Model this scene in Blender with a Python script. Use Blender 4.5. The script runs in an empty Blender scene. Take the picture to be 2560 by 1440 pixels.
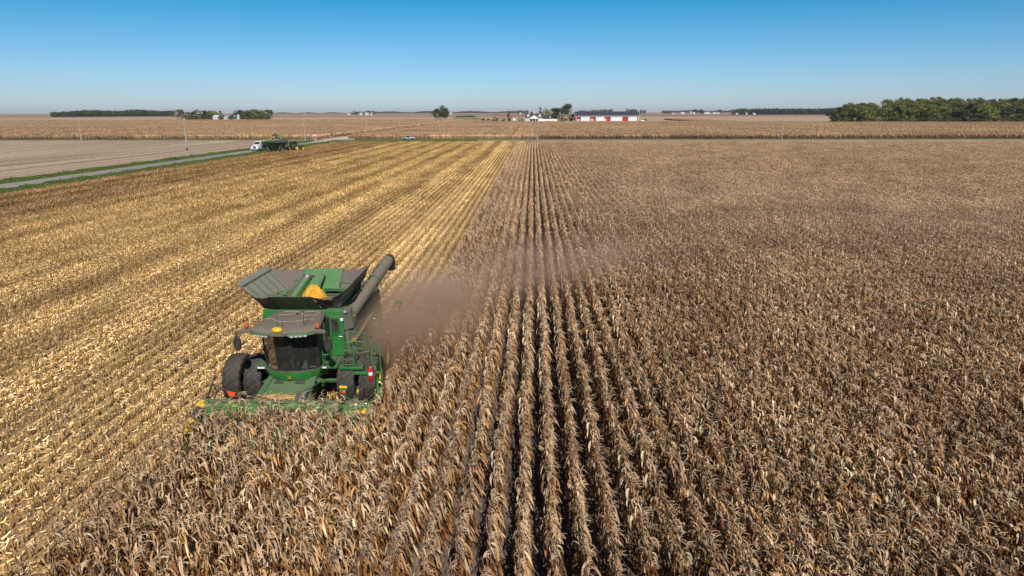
import bpy, bmesh, math, random
import numpy as np
from mathutils import Vector, Matrix, Euler
R = math.radians
sc = bpy.context.scene
C = sc.collection
rnd = random.Random(7)
USE_DUST = True; USE_HAZE = True

# ---------------------------------------------------------------- camera
CAM_H = 12.0
cam_d = bpy.data.cameras.new('camera')
cam = bpy.data.objects.new('camera', cam_d); C.objects.link(cam)
cam_d.lens = 24.0; cam_d.sensor_width = 36.0
cam_d.clip_start = 0.1; cam_d.clip_end = 60000
CM = Matrix.Rotation(R(1.75), 4, 'Z') @ Matrix.Rotation(R(90 - 14.5), 4, 'X') @ Matrix.Rotation(R(-0.13), 4, 'Z')
cam.matrix_world = Matrix.Translation((0, 0, CAM_H)) @ CM
sc.camera = cam

# ---------------------------------------------------------------- world, sun, exposure
SUN_EL, SUN_AZ = 43.0, 13.0          # azimuth: degrees from straight behind the camera, towards the right
sun_vec = Vector((math.sin(R(SUN_AZ)) * math.cos(R(SUN_EL)), -math.cos(R(SUN_AZ)) * math.cos(R(SUN_EL)), math.sin(R(SUN_EL))))
w = bpy.data.worlds.new('World'); sc.world = w; w.use_nodes = True
nt = w.node_tree; bg = nt.nodes['Background']
sky = nt.nodes.new('ShaderNodeTexSky'); sky.sky_type = 'NISHITA'; sky.sun_disc = False
sky.sun_elevation = R(SUN_EL); sky.sun_rotation = R(180 - SUN_AZ)
sky.air_density = 1.0; sky.dust_density = 0.4; sky.ozone_density = 3.0; sky.altitude = 200
tc = nt.nodes.new('ShaderNodeTexCoord'); sep = nt.nodes.new('ShaderNodeSeparateXYZ')
rmp = nt.nodes.new('ShaderNodeValToRGB'); mulc = nt.nodes.new('ShaderNodeMix'); mulc.data_type = 'RGBA'; mulc.blend_type = 'MULTIPLY'
mulc.inputs[0].default_value = 1.0
nt.links.new(tc.outputs['Generated'], sep.inputs[0]); nt.links.new(sep.outputs['Z'], rmp.inputs[0])
nt.links.new(sky.outputs[0], mulc.inputs[6]); nt.links.new(rmp.outputs[0], mulc.inputs[7])
nt.links.new(mulc.outputs[2], bg.inputs[0])
cr = rmp.color_ramp
cr.elements[0].position = 0.0; cr.elements[0].color = (0.74, 0.88, 1.25, 1)
cr.elements[1].position = 0.30; cr.elements[1].color = (0.0, 0.36, 0.62, 1)
e = cr.elements.new(0.05); e.color = (0.56, 0.82, 1.15, 1)
e = cr.elements.new(0.14); e.color = (0.14, 0.68, 0.96, 1)
e = cr.elements.new(0.22); e.color = (0.0, 0.48, 0.80, 1)
e = cr.elements.new(0.42); e.color = (0.08, 0.22, 0.36, 1)
bg.inputs[1].default_value = 0.095
sl = bpy.data.lights.new('sun', 'SUN'); sl.energy = 5.0; sl.angle = R(0.53); sl.color = (1.0, 0.94, 0.84)
so = bpy.data.objects.new('sun', sl); C.objects.link(so); so.location = (20, -20, 60)
so.rotation_euler = sun_vec.to_track_quat('Z', 'Y').to_euler()
sc.view_settings.view_transform = 'Standard'; sc.view_settings.look = 'None'
sc.view_settings.exposure = 0.0; sc.view_settings.gamma = 1.0
cy = sc.cycles
cy.max_bounces = 5; cy.diffuse_bounces = 1; cy.glossy_bounces = 2; cy.transmission_bounces = 4
cy.volume_bounces = 1; cy.transparent_max_bounces = 12
cy.volume_max_steps = 256; cy.volume_step_rate = 1.0

# ---------------------------------------------------------------- helpers
def ray(px, py):
    f = 2560 * 24 / 36.0
    d = CM.to_3x3() @ Vector(((px - 1280) / f, -(py - 720) / f, -1))
    return d
def gp(px, py, z=0.0):                       # where the ray through a pixel meets the level z
    d = ray(px, py); t = (z - CAM_H) / d.z
    return Vector((d.x * t, d.y * t, z))
def gy(px, py, Y):                           # where the ray through a pixel meets the distance Y
    d = ray(px, py); t = Y / d.y
    return Vector((d.x * t, Y, CAM_H + d.z * t))

def mat(name, col, rough=0.7, metal=0.0, noise=None, dust=None, bump=0.0, spec=0.5, scale=4.0, col2=None, emit=None, coat=0.0):
    m = bpy.data.materials.new(name); m.use_nodes = True
    nt = m.node_tree; b = nt.nodes['Principled BSDF']
    b.inputs['Roughness'].default_value = rough; b.inputs['Metallic'].default_value = metal
    b.inputs['Specular IOR Level'].default_value = spec
    if coat: b.inputs['Coat Weight'].default_value = coat
    cur = None
    def rgb(c):
        n = nt.nodes.new('ShaderNodeRGB'); n.outputs[0].default_value = (*c, 1); return n.outputs[0]
    cur = rgb(col)
    tcn = nt.nodes.new('ShaderNodeTexCoord')
    nz = nt.nodes.new('ShaderNodeTexNoise'); nz.inputs['Scale'].default_value = scale; nz.inputs['Detail'].default_value = 6
    nz.inputs['Roughness'].default_value = 0.65
    nt.links.new(tcn.outputs['Object'], nz.inputs['Vector'])
    if noise or col2:
        mx = nt.nodes.new('ShaderNodeMix'); mx.data_type = 'RGBA'
        r = nt.nodes.new('ShaderNodeValToRGB'); r.color_ramp.elements[0].position = .35; r.color_ramp.elements[1].position = .65
        nt.links.new(nz.outputs[0], r.inputs[0]); nt.links.new(r.outputs[0], mx.inputs[0])
        c2 = col2 if col2 else tuple(max(0, c * (1 - noise)) for c in col)
        nt.links.new(cur, mx.inputs[6]); nt.links.new(rgb(c2), mx.inputs[7]); cur = mx.outputs[2]
    if dust:                                  # field dust: lies thicker on faces that look up
        amt_side, amt_top = dust
        ge = nt.nodes.new('ShaderNodeNewGeometry'); sx = nt.nodes.new('ShaderNodeSeparateXYZ')
        nt.links.new(ge.outputs['Normal'], sx.inputs[0])
        mr = nt.nodes.new('ShaderNodeMapRange'); mr.inputs['From Min'].default_value = 0.0; mr.inputs['From Max'].default_value = 0.9
        mr.inputs['To Min'].default_value = amt_side; mr.inputs['To Max'].default_value = amt_top
        nt.links.new(sx.outputs['Z'], mr.inputs['Value'])
        ad = nt.nodes.new('ShaderNodeMath'); ad.operation = 'MULTIPLY_ADD'; ad.inputs[1].default_value = 0.9; 
        sb = nt.nodes.new('ShaderNodeMath'); sb.operation = 'SUBTRACT'; sb.inputs[1].default_value = 0.5
        nt.links.new(nz.outputs[0], sb.inputs[0]); nt.links.new(sb.outputs[0], ad.inputs[0]); nt.links.new(mr.outputs[0], ad.inputs[2])
        ad.use_clamp = True
        mx = nt.nodes.new('ShaderNodeMix'); mx.data_type = 'RGBA'
        nt.links.new(ad.outputs[0], mx.inputs[0]); nt.links.new(cur, mx.inputs[6]); nt.links.new(rgb((.175, .142, .115)), mx.inputs[7])
        cur = mx.outputs[2]
        m2 = nt.nodes.new('ShaderNodeMapRange'); m2.inputs['To Min'].default_value = rough; m2.inputs['To Max'].default_value = 0.95
        nt.links.new(ad.outputs[0], m2.inputs['Value']); nt.links.new(m2.outputs[0], b.inputs['Roughness'])
    if bump:
        bp = nt.nodes.new('ShaderNodeBump'); bp.inputs['Strength'].default_value = bump; bp.inputs['Distance'].default_value = 0.02
        nt.links.new(nz.outputs[0], bp.inputs['Height']); nt.links.new(bp.outputs[0], b.inputs['Normal'])
    nt.links.new(cur, b.inputs['Base Color'])
    if emit:
        b.inputs['Emission Color'].default_value = (*emit, 1); b.inputs['Emission Strength'].default_value = 1
    return m

def leaf_mat(name, attr='Col', trans=0.25, gain=1.0, world_tint=None, rough=1.0):
    m = bpy.data.materials.new(name); m.use_nodes = True
    nt = m.node_tree; nt.nodes.clear()
    out = nt.nodes.new('ShaderNodeOutputMaterial')
    at = nt.nodes.new('ShaderNodeAttribute'); at.attribute_name = attr
    cur = at.outputs['Color']
    oi = nt.nodes.new('ShaderNodeObjectInfo')
    mr = nt.nodes.new('ShaderNodeMapRange'); mr.inputs['To Min'].default_value = 0.82 * gain; mr.inputs['To Max'].default_value = 1.15 * gain
    nt.links.new(oi.outputs['Random'], mr.inputs['Value'])
    vm = nt.nodes.new('ShaderNodeVectorMath'); vm.operation = 'SCALE'
    nt.links.new(cur, vm.inputs[0]); nt.links.new(mr.outputs[0], vm.inputs['Scale']); cur = vm.outputs[0]
    if world_tint: cur = world_tint(nt, cur)
    d = nt.nodes.new('ShaderNodeBsdfDiffuse'); t = nt.nodes.new('ShaderNodeBsdfTranslucent'); mx = nt.nodes.new('ShaderNodeMixShader')
    mx.inputs[0].default_value = trans
    nt.links.new(cur, d.inputs[0]); nt.links.new(cur, t.inputs[0])
    nt.links.new(d.outputs[0], mx.inputs[1]); nt.links.new(t.outputs[0], mx.inputs[2]); nt.links.new(mx.outputs[0], out.inputs[0])
    return m

def tag(o, label=None, cat=None, group=None, kind=None):
    if label: o['label'] = label
    if cat: o['category'] = cat
    if group: o['group'] = group
    if kind: o['kind'] = kind
    return o
def empty(name, loc, rz=0.0):
    o = bpy.data.objects.new(name, None); C.objects.link(o); o.location = loc; o.rotation_euler = (0, 0, rz)
    o.empty_display_size = 0.3
    return o

class MB:
    def __init__(s): s.v = []; s.f = []; s.c = []
    def add(s, vs, fs, col=None):
        n = len(s.v); s.v += [tuple(p) for p in vs]; s.f += [tuple(i + n for i in f) for f in fs]
        s.c += [col or (1, 1, 1)] * len(vs)
        return s
    def box(s, x0, x1, y0, y1, z0, z1, M=None):
        vs = [Vector(p) for p in ((x0, y0, z0), (x1, y0, z0), (x1, y1, z0), (x0, y1, z0), (x0, y0, z1), (x1, y0, z1), (x1, y1, z1), (x0, y1, z1))]
        if M: vs = [M @ p for p in vs]
        return s.add(vs, [(0, 3, 2, 1), (4, 5, 6, 7), (0, 1, 5, 4), (1, 2, 6, 5), (2, 3, 7, 6), (3, 0, 4, 7)])
    def hexa(s, b, t):
        """bottom four and top four corners, each going round the same way"""
        return s.add(list(b) + list(t), [(3, 2, 1, 0), (4, 5, 6, 7), (0, 1, 5, 4), (1, 2, 6, 5), (2, 3, 7, 6), (3, 0, 4, 7)])
    def plate(s, pts, th):
        """flat polygon given thickness along its normal"""
        P = [Vector(p) for p in pts]; n = (P[1] - P[0]).cross(P[2] - P[0]).normalized() * th
        k = len(P); vs = P + [p + n for p in P]
        fs = [tuple(reversed(range(k))), tuple(range(k, 2 * k))] + [(i, (i + 1) % k, k + (i + 1) % k, k + i) for i in range(k)]
        return s.add(vs, fs)
    def prism(s, pts, axis, a0, a1):
        """polygon in the plane across an axis, pushed from a0 to a1"""
        def P(p, a): return {'x': (a, p[0], p[1]), 'y': (p[0], a, p[1]), 'z': (p[0], p[1], a)}[axis]
        k = len(pts); vs = [P(p, a0) for p in pts] + [P(p, a1) for p in pts]
        return s.add(vs, [tuple(reversed(range(k))), tuple(range(k, 2 * k))] + [(i, (i + 1) % k, k + (i + 1) % k, k + i) for i in range(k)])
    def cyl(s, p0, p1, r0, r1=None, n=12, cap=True):
        if r1 is None: r1 = r0
        p0 = Vector(p0); p1 = Vector(p1); d = (p1 - p0).normalized()
        a = d.orthogonal().normalized(); b = d.cross(a)
        vs = []
        for p, r in ((p0, r0), (p1, r1)):
            for i in range(n):
                t = 2 * math.pi * i / n; vs.append(p + a * (r * math.cos(t)) + b * (r * math.sin(t)))
        fs = [(i, (i + 1) % n, n + (i + 1) % n, n + i) for i in range(n)]
        if cap: fs += [tuple(reversed(range(n))), tuple(range(n, 2 * n))]
        return s.add(vs, fs)
    def tube(s, path, r, n=8):
        path = [Vector(p) for p in path]; k = len(path); rs = r if isinstance(r, (list, tuple)) else [r] * k
        vs = []; a = None
        for j, p in enumerate(path):
            d = (path[min(j + 1, k - 1)] - path[max(j - 1, 0)]).normalized()
            if a is None: a = d.orthogonal().normalized()
            a = (a - d * a.dot(d)).normalized(); b = d.cross(a)
            for i in range(n):
                t = 2 * math.pi * i / n; vs.append(p + (a * math.cos(t) + b * math.sin(t)) * rs[j])
        fs = []
        for j in range(k - 1):
            for i in range(n): fs.append((j * n + i, j * n + (i + 1) % n, (j + 1) * n + (i + 1) % n, (j + 1) * n + i))
        fs += [tuple(reversed(range(n))), tuple(range((k - 1) * n, k * n))]
        return s.add(vs, fs)
    def lathe(s, prof, n=32, axis='x', c=(0, 0, 0), cap=False):
        """prof: (along axis, radius)"""
        vs = []; c = Vector(c)
        for a, r in prof:
            for i in range(n):
                t = 2 * math.pi * i / n; q, w_ = r * math.cos(t), r * math.sin(t)
                vs.append(c + Vector({'x': (a, q, w_), 'y': (q, a, w_), 'z': (q, w_, a)}[axis]))
        fs = []
        for j in range(len(prof) - 1):
            for i in range(n): fs.append((j * n + i, (j + 1) * n + i, (j + 1) * n + (i + 1) % n, j * n + (i + 1) % n))
        if cap: fs += [tuple(range(n)), tuple(reversed(range((len(prof) - 1) * n, len(prof) * n)))]
        return s.add(vs, fs)
    def ball(s, c, r, n=10, sx=1, sy=1, sz=1):
        c = Vector(c); vs = [c + Vector((0, 0, r * sz))]
        for j in range(1, n):
            ph = math.pi * j / n
            for i in range(n * 2):
                t = math.pi * i / n; vs.append(c + Vector((r * sx * math.sin(ph) * math.cos(t), r * sy * math.sin(ph) * math.sin(t), r * sz * math.cos(ph))))
        vs.append(c + Vector((0, 0, -r * sz))); m = 2 * n; fs = [(0, 1 + i, 1 + (i + 1) % m) for i in range(m)]
        for j in range(n - 2):
            for i in range(m): fs.append((1 + j * m + i, 1 + (j + 1) * m + i, 1 + (j + 1) * m + (i + 1) % m, 1 + j * m + (i + 1) % m))
        L = len(vs) - 1; b = 1 + (n - 2) * m
        fs += [(L, b + (i + 1) % m, b + i) for i in range(m)]
        return s.add(vs, fs)
    def mesh(s, name, m, smooth=35, color=False):
        me = bpy.data.meshes.new(name); me.from_pydata(s.v, [], s.f); me.materials.append(m)
        bm = bmesh.new(); bm.from_mesh(me); bmesh.ops.recalc_face_normals(bm, faces=bm.faces); bm.to_mesh(me); bm.free()
        if smooth:
            me.polygons.foreach_set('use_smooth', [True] * len(me.polygons)); me.set_sharp_from_angle(angle=R(smooth))
        return me
    def build(s, name, m, parent=None, bevel=0.0, smooth=35, seg=2):
        me = s.mesh(name, m, smooth)
        o = bpy.data.objects.new(name, me); C.objects.link(o)
        if parent: o.parent = parent
        if bevel:
            b = o.modifiers.new('bevel', 'BEVEL'); b.width = bevel; b.segments = seg; b.limit_method = 'ANGLE'; b.angle_limit = R(40)
        return o

def copy_tree(o, parent=None):
    c = o.copy(); C.objects.link(c)
    if parent: c.parent = parent
    for ch in list(o.children):
        copy_tree(ch, c)
    return c

class FastMesh:
    """numpy quads with a colour per vertex"""
    def __init__(s): s.V = []; s.F = []; s.Cc = []; s.n = 0
    def add(s, V, F, col):
        V = np.asarray(V, float).reshape(-1, 3); F = np.asarray(F, int)
        s.V.append(V); s.F.append(F + s.n); s.n += len(V)
        c = np.empty((len(V), 4)); c[:, 3] = 1; c[:, :3] = col
        s.Cc.append(c)
    def mesh(s, name, m):
        V = np.concatenate(s.V); F = np.concatenate(s.F); Cc = np.concatenate(s.Cc)
        me = bpy.data.meshes.new(name)
        me.vertices.add(len(V)); me.vertices.foreach_set('co', V.ravel())
        me.loops.add(F.size); me.loops.foreach_set('vertex_index', F.ravel())
        me.polygons.add(len(F)); me.polygons.foreach_set('loop_start', np.arange(len(F)) * F.shape[1])
        me.update(calc_edges=True)
        a = me.color_attributes.new('Col', 'FLOAT_COLOR', 'POINT'); a.data.foreach_set('color', Cc.ravel())
        me.materials.append(m); me.validate()
        return me

def scatter(name, sources, pts, label, cat=None):
    """pts rows: x y z rz scale index. One object whose geometry nodes repeat the source meshes."""
    srcs = []
    for i, me in enumerate(sources):
        srcs.append(bpy.data.objects.new(name + '_source', me))
    pts = np.asarray(pts, float)
    me = bpy.data.meshes.new(name); me.vertices.add(len(pts)); me.vertices.foreach_set('co', pts[:, :3].ravel())
    for nm, col, ty in (('rz', 3, 'FLOAT'), ('scl', 4, 'FLOAT'), ('idx', 5, 'INT')):
        a = me.attributes.new(nm, ty, 'POINT')
        a.data.foreach_set('value', pts[:, col].astype(int if ty == 'INT' else float))
    o = bpy.data.objects.new(name, me); C.objects.link(o)
    g = bpy.data.node_groups.new(name, 'GeometryNodeTree')
    g.interface.new_socket('Geometry', in_out='INPUT', socket_type='NodeSocketGeometry')
    g.interface.new_socket('Geometry', in_out='OUTPUT', socket_type='NodeSocketGeometry')
    N = g.nodes; L = g.links
    gi = N.new('NodeGroupInput'); go = N.new('NodeGroupOutput')
    jn = N.new('GeometryNodeJoinGeometry')
    for so_ in srcs:
        oi = N.new('GeometryNodeObjectInfo'); oi.inputs['Object'].default_value = so_; oi.inputs['As Instance'].default_value = True
        L.new(oi.outputs['Geometry'], jn.inputs[0])
    mp = N.new('GeometryNodeMeshToPoints'); L.new(gi.outputs[0], mp.inputs[0])
    ip = N.new('GeometryNodeInstanceOnPoints'); L.new(mp.outputs[0], ip.inputs['Points']); L.new(jn.outputs[0], ip.inputs['Instance'])
    ip.inputs['Pick Instance'].default_value = True
    def attr(nm, ty):
        a = N.new('GeometryNodeInputNamedAttribute'); a.data_type = ty; a.inputs[0].default_value = nm
        return a.outputs[0]
    L.new(attr('idx', 'INT'), ip.inputs['Instance Index'])
    cx = N.new('ShaderNodeCombineXYZ'); L.new(attr('rz', 'FLOAT'), cx.inputs[2]); L.new(cx.outputs[0], ip.inputs['Rotation'])
    L.new(attr('scl', 'FLOAT'), ip.inputs['Scale'])
    L.new(ip.outputs[0], go.inputs[0])
    md = o.modifiers.new('scatter', 'NODES'); md.node_group = g
    tag(o, label, cat, kind='stuff')
    return o
# ================================================================ ground, roads
def sheet(name, x0, x1, y0, y1, z, m, label=None, kind='structure', nx=1, ny=1):
    me = bpy.data.meshes.new(name)
    vs = [(x0 + (x1 - x0) * i / nx, y0 + (y1 - y0) * j / ny, z) for j in range(ny + 1) for i in range(nx + 1)]
    fs = [(j * (nx + 1) + i, j * (nx + 1) + i + 1, (j + 1) * (nx + 1) + i + 1, (j + 1) * (nx + 1) + i) for j in range(ny) for i in range(nx)]
    me.from_pydata(vs, [], fs); me.materials.append(m)
    o = bpy.data.objects.new(name, me); C.objects.link(o); tag(o, label, None, kind=kind)
    return o

def ground_mat(name, cols, scales=(0.4, 3.0), stretch=(1, 1), bump=0.4, bdist=0.05, positions=(.3, .5, .7)):
    """cols: three colours mixed by two noises over world position; stretch narrows the pattern across x"""
    m = bpy.data.materials.new(name); m.use_nodes = True; nt = m.node_tree; b = nt.nodes['Principled BSDF']
    b.inputs['Roughness'].default_value = 0.95; b.inputs['Specular IOR Level'].default_value = 0.15
    ge = nt.nodes.new('ShaderNodeNewGeometry'); mp = nt.nodes.new('ShaderNodeMapping')
    mp.inputs['Scale'].default_value = (stretch[0], stretch[1], 1)
    nt.links.new(ge.outputs['Position'], mp.inputs['Vector'])
    n1 = nt.nodes.new('ShaderNodeTexNoise'); n1.inputs['Scale'].default_value = scales[0]; n1.inputs['Detail'].default_value = 5
    n2 = nt.nodes.new('ShaderNodeTexNoise'); n2.inputs['Scale'].default_value = scales[1]; n2.inputs['Detail'].default_value = 6; n2.inputs['Roughness'].default_value = .7
    nt.links.new(mp.outputs[0], n1.inputs['Vector']); nt.links.new(ge.outputs['Position'], n2.inputs['Vector'])
    mx = nt.nodes.new('ShaderNodeMath'); mx.operation = 'MULTIPLY_ADD'; mx.inputs[1].default_value = .5
    ml = nt.nodes.new('ShaderNodeMath'); ml.operation = 'MULTIPLY'; ml.inputs[1].default_value = .5
    nt.links.new(n1.outputs[0], ml.inputs[0]); nt.links.new(n2.outputs[0], mx.inputs[0]); nt.links.new(ml.outputs[0], mx.inputs[2])
    r = nt.nodes.new('ShaderNodeValToRGB'); e = r.color_ramp.elements
    e[0].position = positions[0]; e[0].color = (*cols[0], 1); e[1].position = positions[2]; e[1].color = (*cols[2], 1)
    q = e.new(positions[1]); q.color = (*cols[1], 1)
    nt.links.new(mx.outputs[0], r.inputs[0]); nt.links.new(r.outputs[0], b.inputs['Base Color'])
    if bump:
        bp = nt.nodes.new('ShaderNodeBump'); bp.inputs['Strength'].default_value = bump; bp.inputs['Distance'].default_value = bdist
        nt.links.new(n2.outputs[0], bp.inputs['Height']); nt.links.new(bp.outputs[0], b.inputs['Normal'])
    return m

# the plain: wide strips of far fields, cut corn, bean ground, ploughed soil
m_plain = ground_mat('plain', [(.30, .20, .14), (.44, .31, .21), (.50, .36, .25)], (.0022, .03), (.25, 1.3), 0)
sheet('ground', -8000, 8000, -600, 8000, -0.012, m_plain, 'wide plain of tan and brown crop land reaching the horizon', nx=1, ny=1)
m_soil = ground_mat('soil', [(.085, .065, .052), (.16, .125, .105), (.21, .165, .14)], (1.2, 9), (1, 1), .6, .06)
sheet('field_soil', -6.0, 330, -30, 240, -0.004, m_soil, 'grey brown dry soil between the rows of standing corn')
m_resid = ground_mat('residue', [(.12, .07, .04), (.35, .225, .12), (.56, .40, .24)], (.25, 5), (1, .12), .8, .05)
sheet('stubble_soil', -80, 330, -30, 296, -0.008, m_resid, 'reddish brown soil strewn with straw under the cut corn')
m_bean = ground_mat('bean_ground', [(.22, .15, .105), (.38, .28, .20), (.52, .40, .29)], (.28, .9), (1, .03), .8, .08, (.40, .5, .60))
sheet('bean_field', -700, -96.4, -30, 299, -0.006, m_bean, 'pinkish grey harvested bean field left of the road')
m_grass = ground_mat('verge_grass', [(.10, .14, .04), (.16, .21, .065), (.24, .25, .10)], (.3, 4), (1, .4), .7, .08)
sheet('verge', -96.4, -80.6, -60, 299, 0.0, m_grass, 'green mown grass verge along both sides of the paved road')
sheet('cross_verge', -900, 500, 299, 311, 0.0, m_grass, 'thin grass verge beside the cross road')
sheet('headland_verge', -80, -26, 284, 299, 0.0, m_grass, 'strip of green grass between the cut corn and the cross road')
m_asph = ground_mat('road_asphalt', [(.21, .19, .175), (.28, .255, .235), (.33, .30, .28)], (.2, 6), (1, .1), .2, .01)
sheet('road', -91.6, -86.2, -60, 301.4, 0.004, m_asph, 'straight grey paved country road running past the fields')
m_grav = ground_mat('gravel', [(.42, .38, .33), (.55, .50, .44), (.62, .58, .52)], (.3, 5), (1, .1), .3, .01)
sheet('gravel_road', -92.2, -85.6, 306.6, 900, 0.004, m_grav, 'pale gravel road going on north between the corn fields')
sheet('cross_road', -900, 500, 301.4, 306.6, 0.004, m_asph, 'narrow paved cross road seen edge on')
me = bpy.data.meshes.new('j'); 
m_pale = ground_mat('apron', [(.36, .33, .29), (.46, .42, .37), (.52, .48, .43)], (.2, 5), (1, .3), .2, .01)
jn = MB(); jn.add([(-91.6, 282, .008), (-86.2, 286, .008), (-85.2, 296, .008), (-79, 301.6, .008), (-79, 306.4, .008), (-85, 309, .008), (-85.8, 318, .008), (-92, 318, .008), (-93.5, 309, .008), (-98, 306.4, .008), (-98, 301.6, .008), (-92.4, 297, .008)], [tuple(range(12))])
j = jn.build('junction', m_pale, smooth=0); tag(j, 'pale worn paving where the two roads meet', kind='structure')
# grassed waterway far off, pale and dark strips of other fields near the horizon
m_wat = ground_mat('waterway', [(.14, .15, .07), (.22, .21, .10), (.32, .27, .15)], (.03, .3), (1, 1), 0)
ww = MB(); a = [gp(1128, 301), gp(1215, 301), gp(1182, 288.5), gp(1140, 290)]
ww.add([(p.x, p.y, 0) for p in a], [(0, 1, 2, 3)]); o = ww.build('waterway', m_wat, smooth=0); tag(o, 'low green grassed waterway behind the two lobed tree', kind='structure')
for i, (x0, x1, py0, py1, col) in enumerate([(-400, 3000, 291.5, 288.5, (.20, .12, .085)), (-800, 1250, 286.6, 285.2, (.10, .07, .055)), (1240, 3400, 288.5, 287.2, (.12, .085, .065)), (1230, 3400, 285.2, 284.2, (.13, .08, .06)), (-800, 1230, 283.9, 283.2, (.19, .12, .1)), (1200, 3400, 283.3, 282.8, (.17, .1, .08))]):
    A = gp(1280, py0); B = gp(1280, py1)
    X0 = A.y * (x0 - 1340) / 1763; X1 = A.y * (x1 - 1340) / 1763
    mm = ground_mat('far_strip', [tuple(c * 1.1 for c in col), tuple(c * 1.4 for c in col), tuple(c * 1.7 for c in col)], (.01, .05), (1, 3), 0)
    sheet('far_field', X0, X1, A.y, B.y, 0.004 * (i % 3), mm)

# ================================================================ corn
XSQ = .50
def tint_corn(nt, cur):                               # stretches of riper, greyer and browner plants
    ge = nt.nodes.new('ShaderNodeNewGeometry'); n = nt.nodes.new('ShaderNodeTexNoise'); n.inputs['Scale'].default_value = .16; n.inputs['Detail'].default_value = 4
    nt.links.new(ge.outputs['Position'], n.inputs['Vector'])
    r = nt.nodes.new('ShaderNodeValToRGB'); r.color_ramp.elements[0].position = .34; r.color_ramp.elements[0].color = (.72, .66, .64, 1)
    r.color_ramp.elements[1].position = .66; r.color_ramp.elements[1].color = (1.1, 1.06, 1.0, 1)
    nt.links.new(n.outputs[0], r.inputs[0])
    mx = nt.nodes.new('ShaderNodeMix'); mx.data_type = 'RGBA'; mx.blend_type = 'MULTIPLY'; mx.inputs[0].default_value = 1
    nt.links.new(cur, mx.inputs[6]); nt.links.new(r.outputs[0], mx.inputs[7])
    return mx.outputs[2]
m_corn = leaf_mat('dry_corn', trans=.10, gain=.96, world_tint=tint_corn)
m_stalk = m_corn
m_corn_mid = leaf_mat('dry_corn_beyond', trans=.14, gain=1.16, world_tint=tint_corn)  # same dry corn, colour lightened to offset the self-shadow of its wider leaves
PAL = np.array([(.86, .65, .44), (.62, .42, .26), (.40, .21, .09), (.25, .115, .042), (.54, .39, .27), (.62, .36, .15), (.12, .06, .028)])
def leaf_strip(fm, base, az, L, W, e0, e1, twist, col, rs, seg=7, wind=.18, roll0=0.0):
    t = np.linspace(0, 1, seg + 1)
    el = e0 - (e0 + e1) * np.clip(t * 1.35, 0, 1.2) ** .8
    kink = rs.uniform(-1.5, 1.5); azt = az + kink * t * t
    ds = L / seg
    dx = np.cos(el) * np.cos(azt) * ds; dy = np.cos(el) * np.sin(azt) * ds; dz = np.sin(el) * ds
    P = np.stack([np.cumsum(dx) - dx[0], np.cumsum(dy) - dy[0], np.cumsum(dz) - dz[0]], 1)
    P[:, 0] = P[:, 0] * XSQ + wind * t * t * L
    T = np.gradient(P, axis=0); T /= np.linalg.norm(T, axis=1)[:, None] + 1e-9
    S = np.stack([-np.sin(azt), np.cos(azt), np.zeros_like(t)], 1)
    U = np.cross(T, S)
    a = roll0 + twist * t
    S2 = S * np.cos(a)[:, None] + U * np.sin(a)[:, None]
    wd = W * np.clip(np.sin(np.pi * (t * .93 + .07)) ** .55, .04, 1)
    wd[-1] = W * .06
    A = P + S2 * wd[:, None] * .5 + base; B = P - S2 * wd[:, None] * .5 + base
    V = np.empty((2 * (seg + 1), 3)); V[0::2] = A; V[1::2] = B
    F = [(2 * i, 2 * i + 2, 2 * i + 3, 2 * i + 1) for i in range(seg)]
    fm.add(V, F, col)
def stalk_geo(fm, x, y, h, lean, col, r=.013):
    V = []; 
    for z, rr in ((0, r), (h * .5, r * .9), (h, r * .4)):
        q = z / h
        for k in range(3):
            a = 2.1 * k; V.append((x + lean[0] * q * q + rr * math.cos(a), y + lean[1] * q * q + rr * math.sin(a), z))
    F = [(j * 3 + k, j * 3 + (k + 1) % 3, (j + 1) * 3 + (k + 1) % 3, (j + 1) * 3 + k) for j in range(2) for k in range(3)]
    fm.add(V, F, col)
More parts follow.
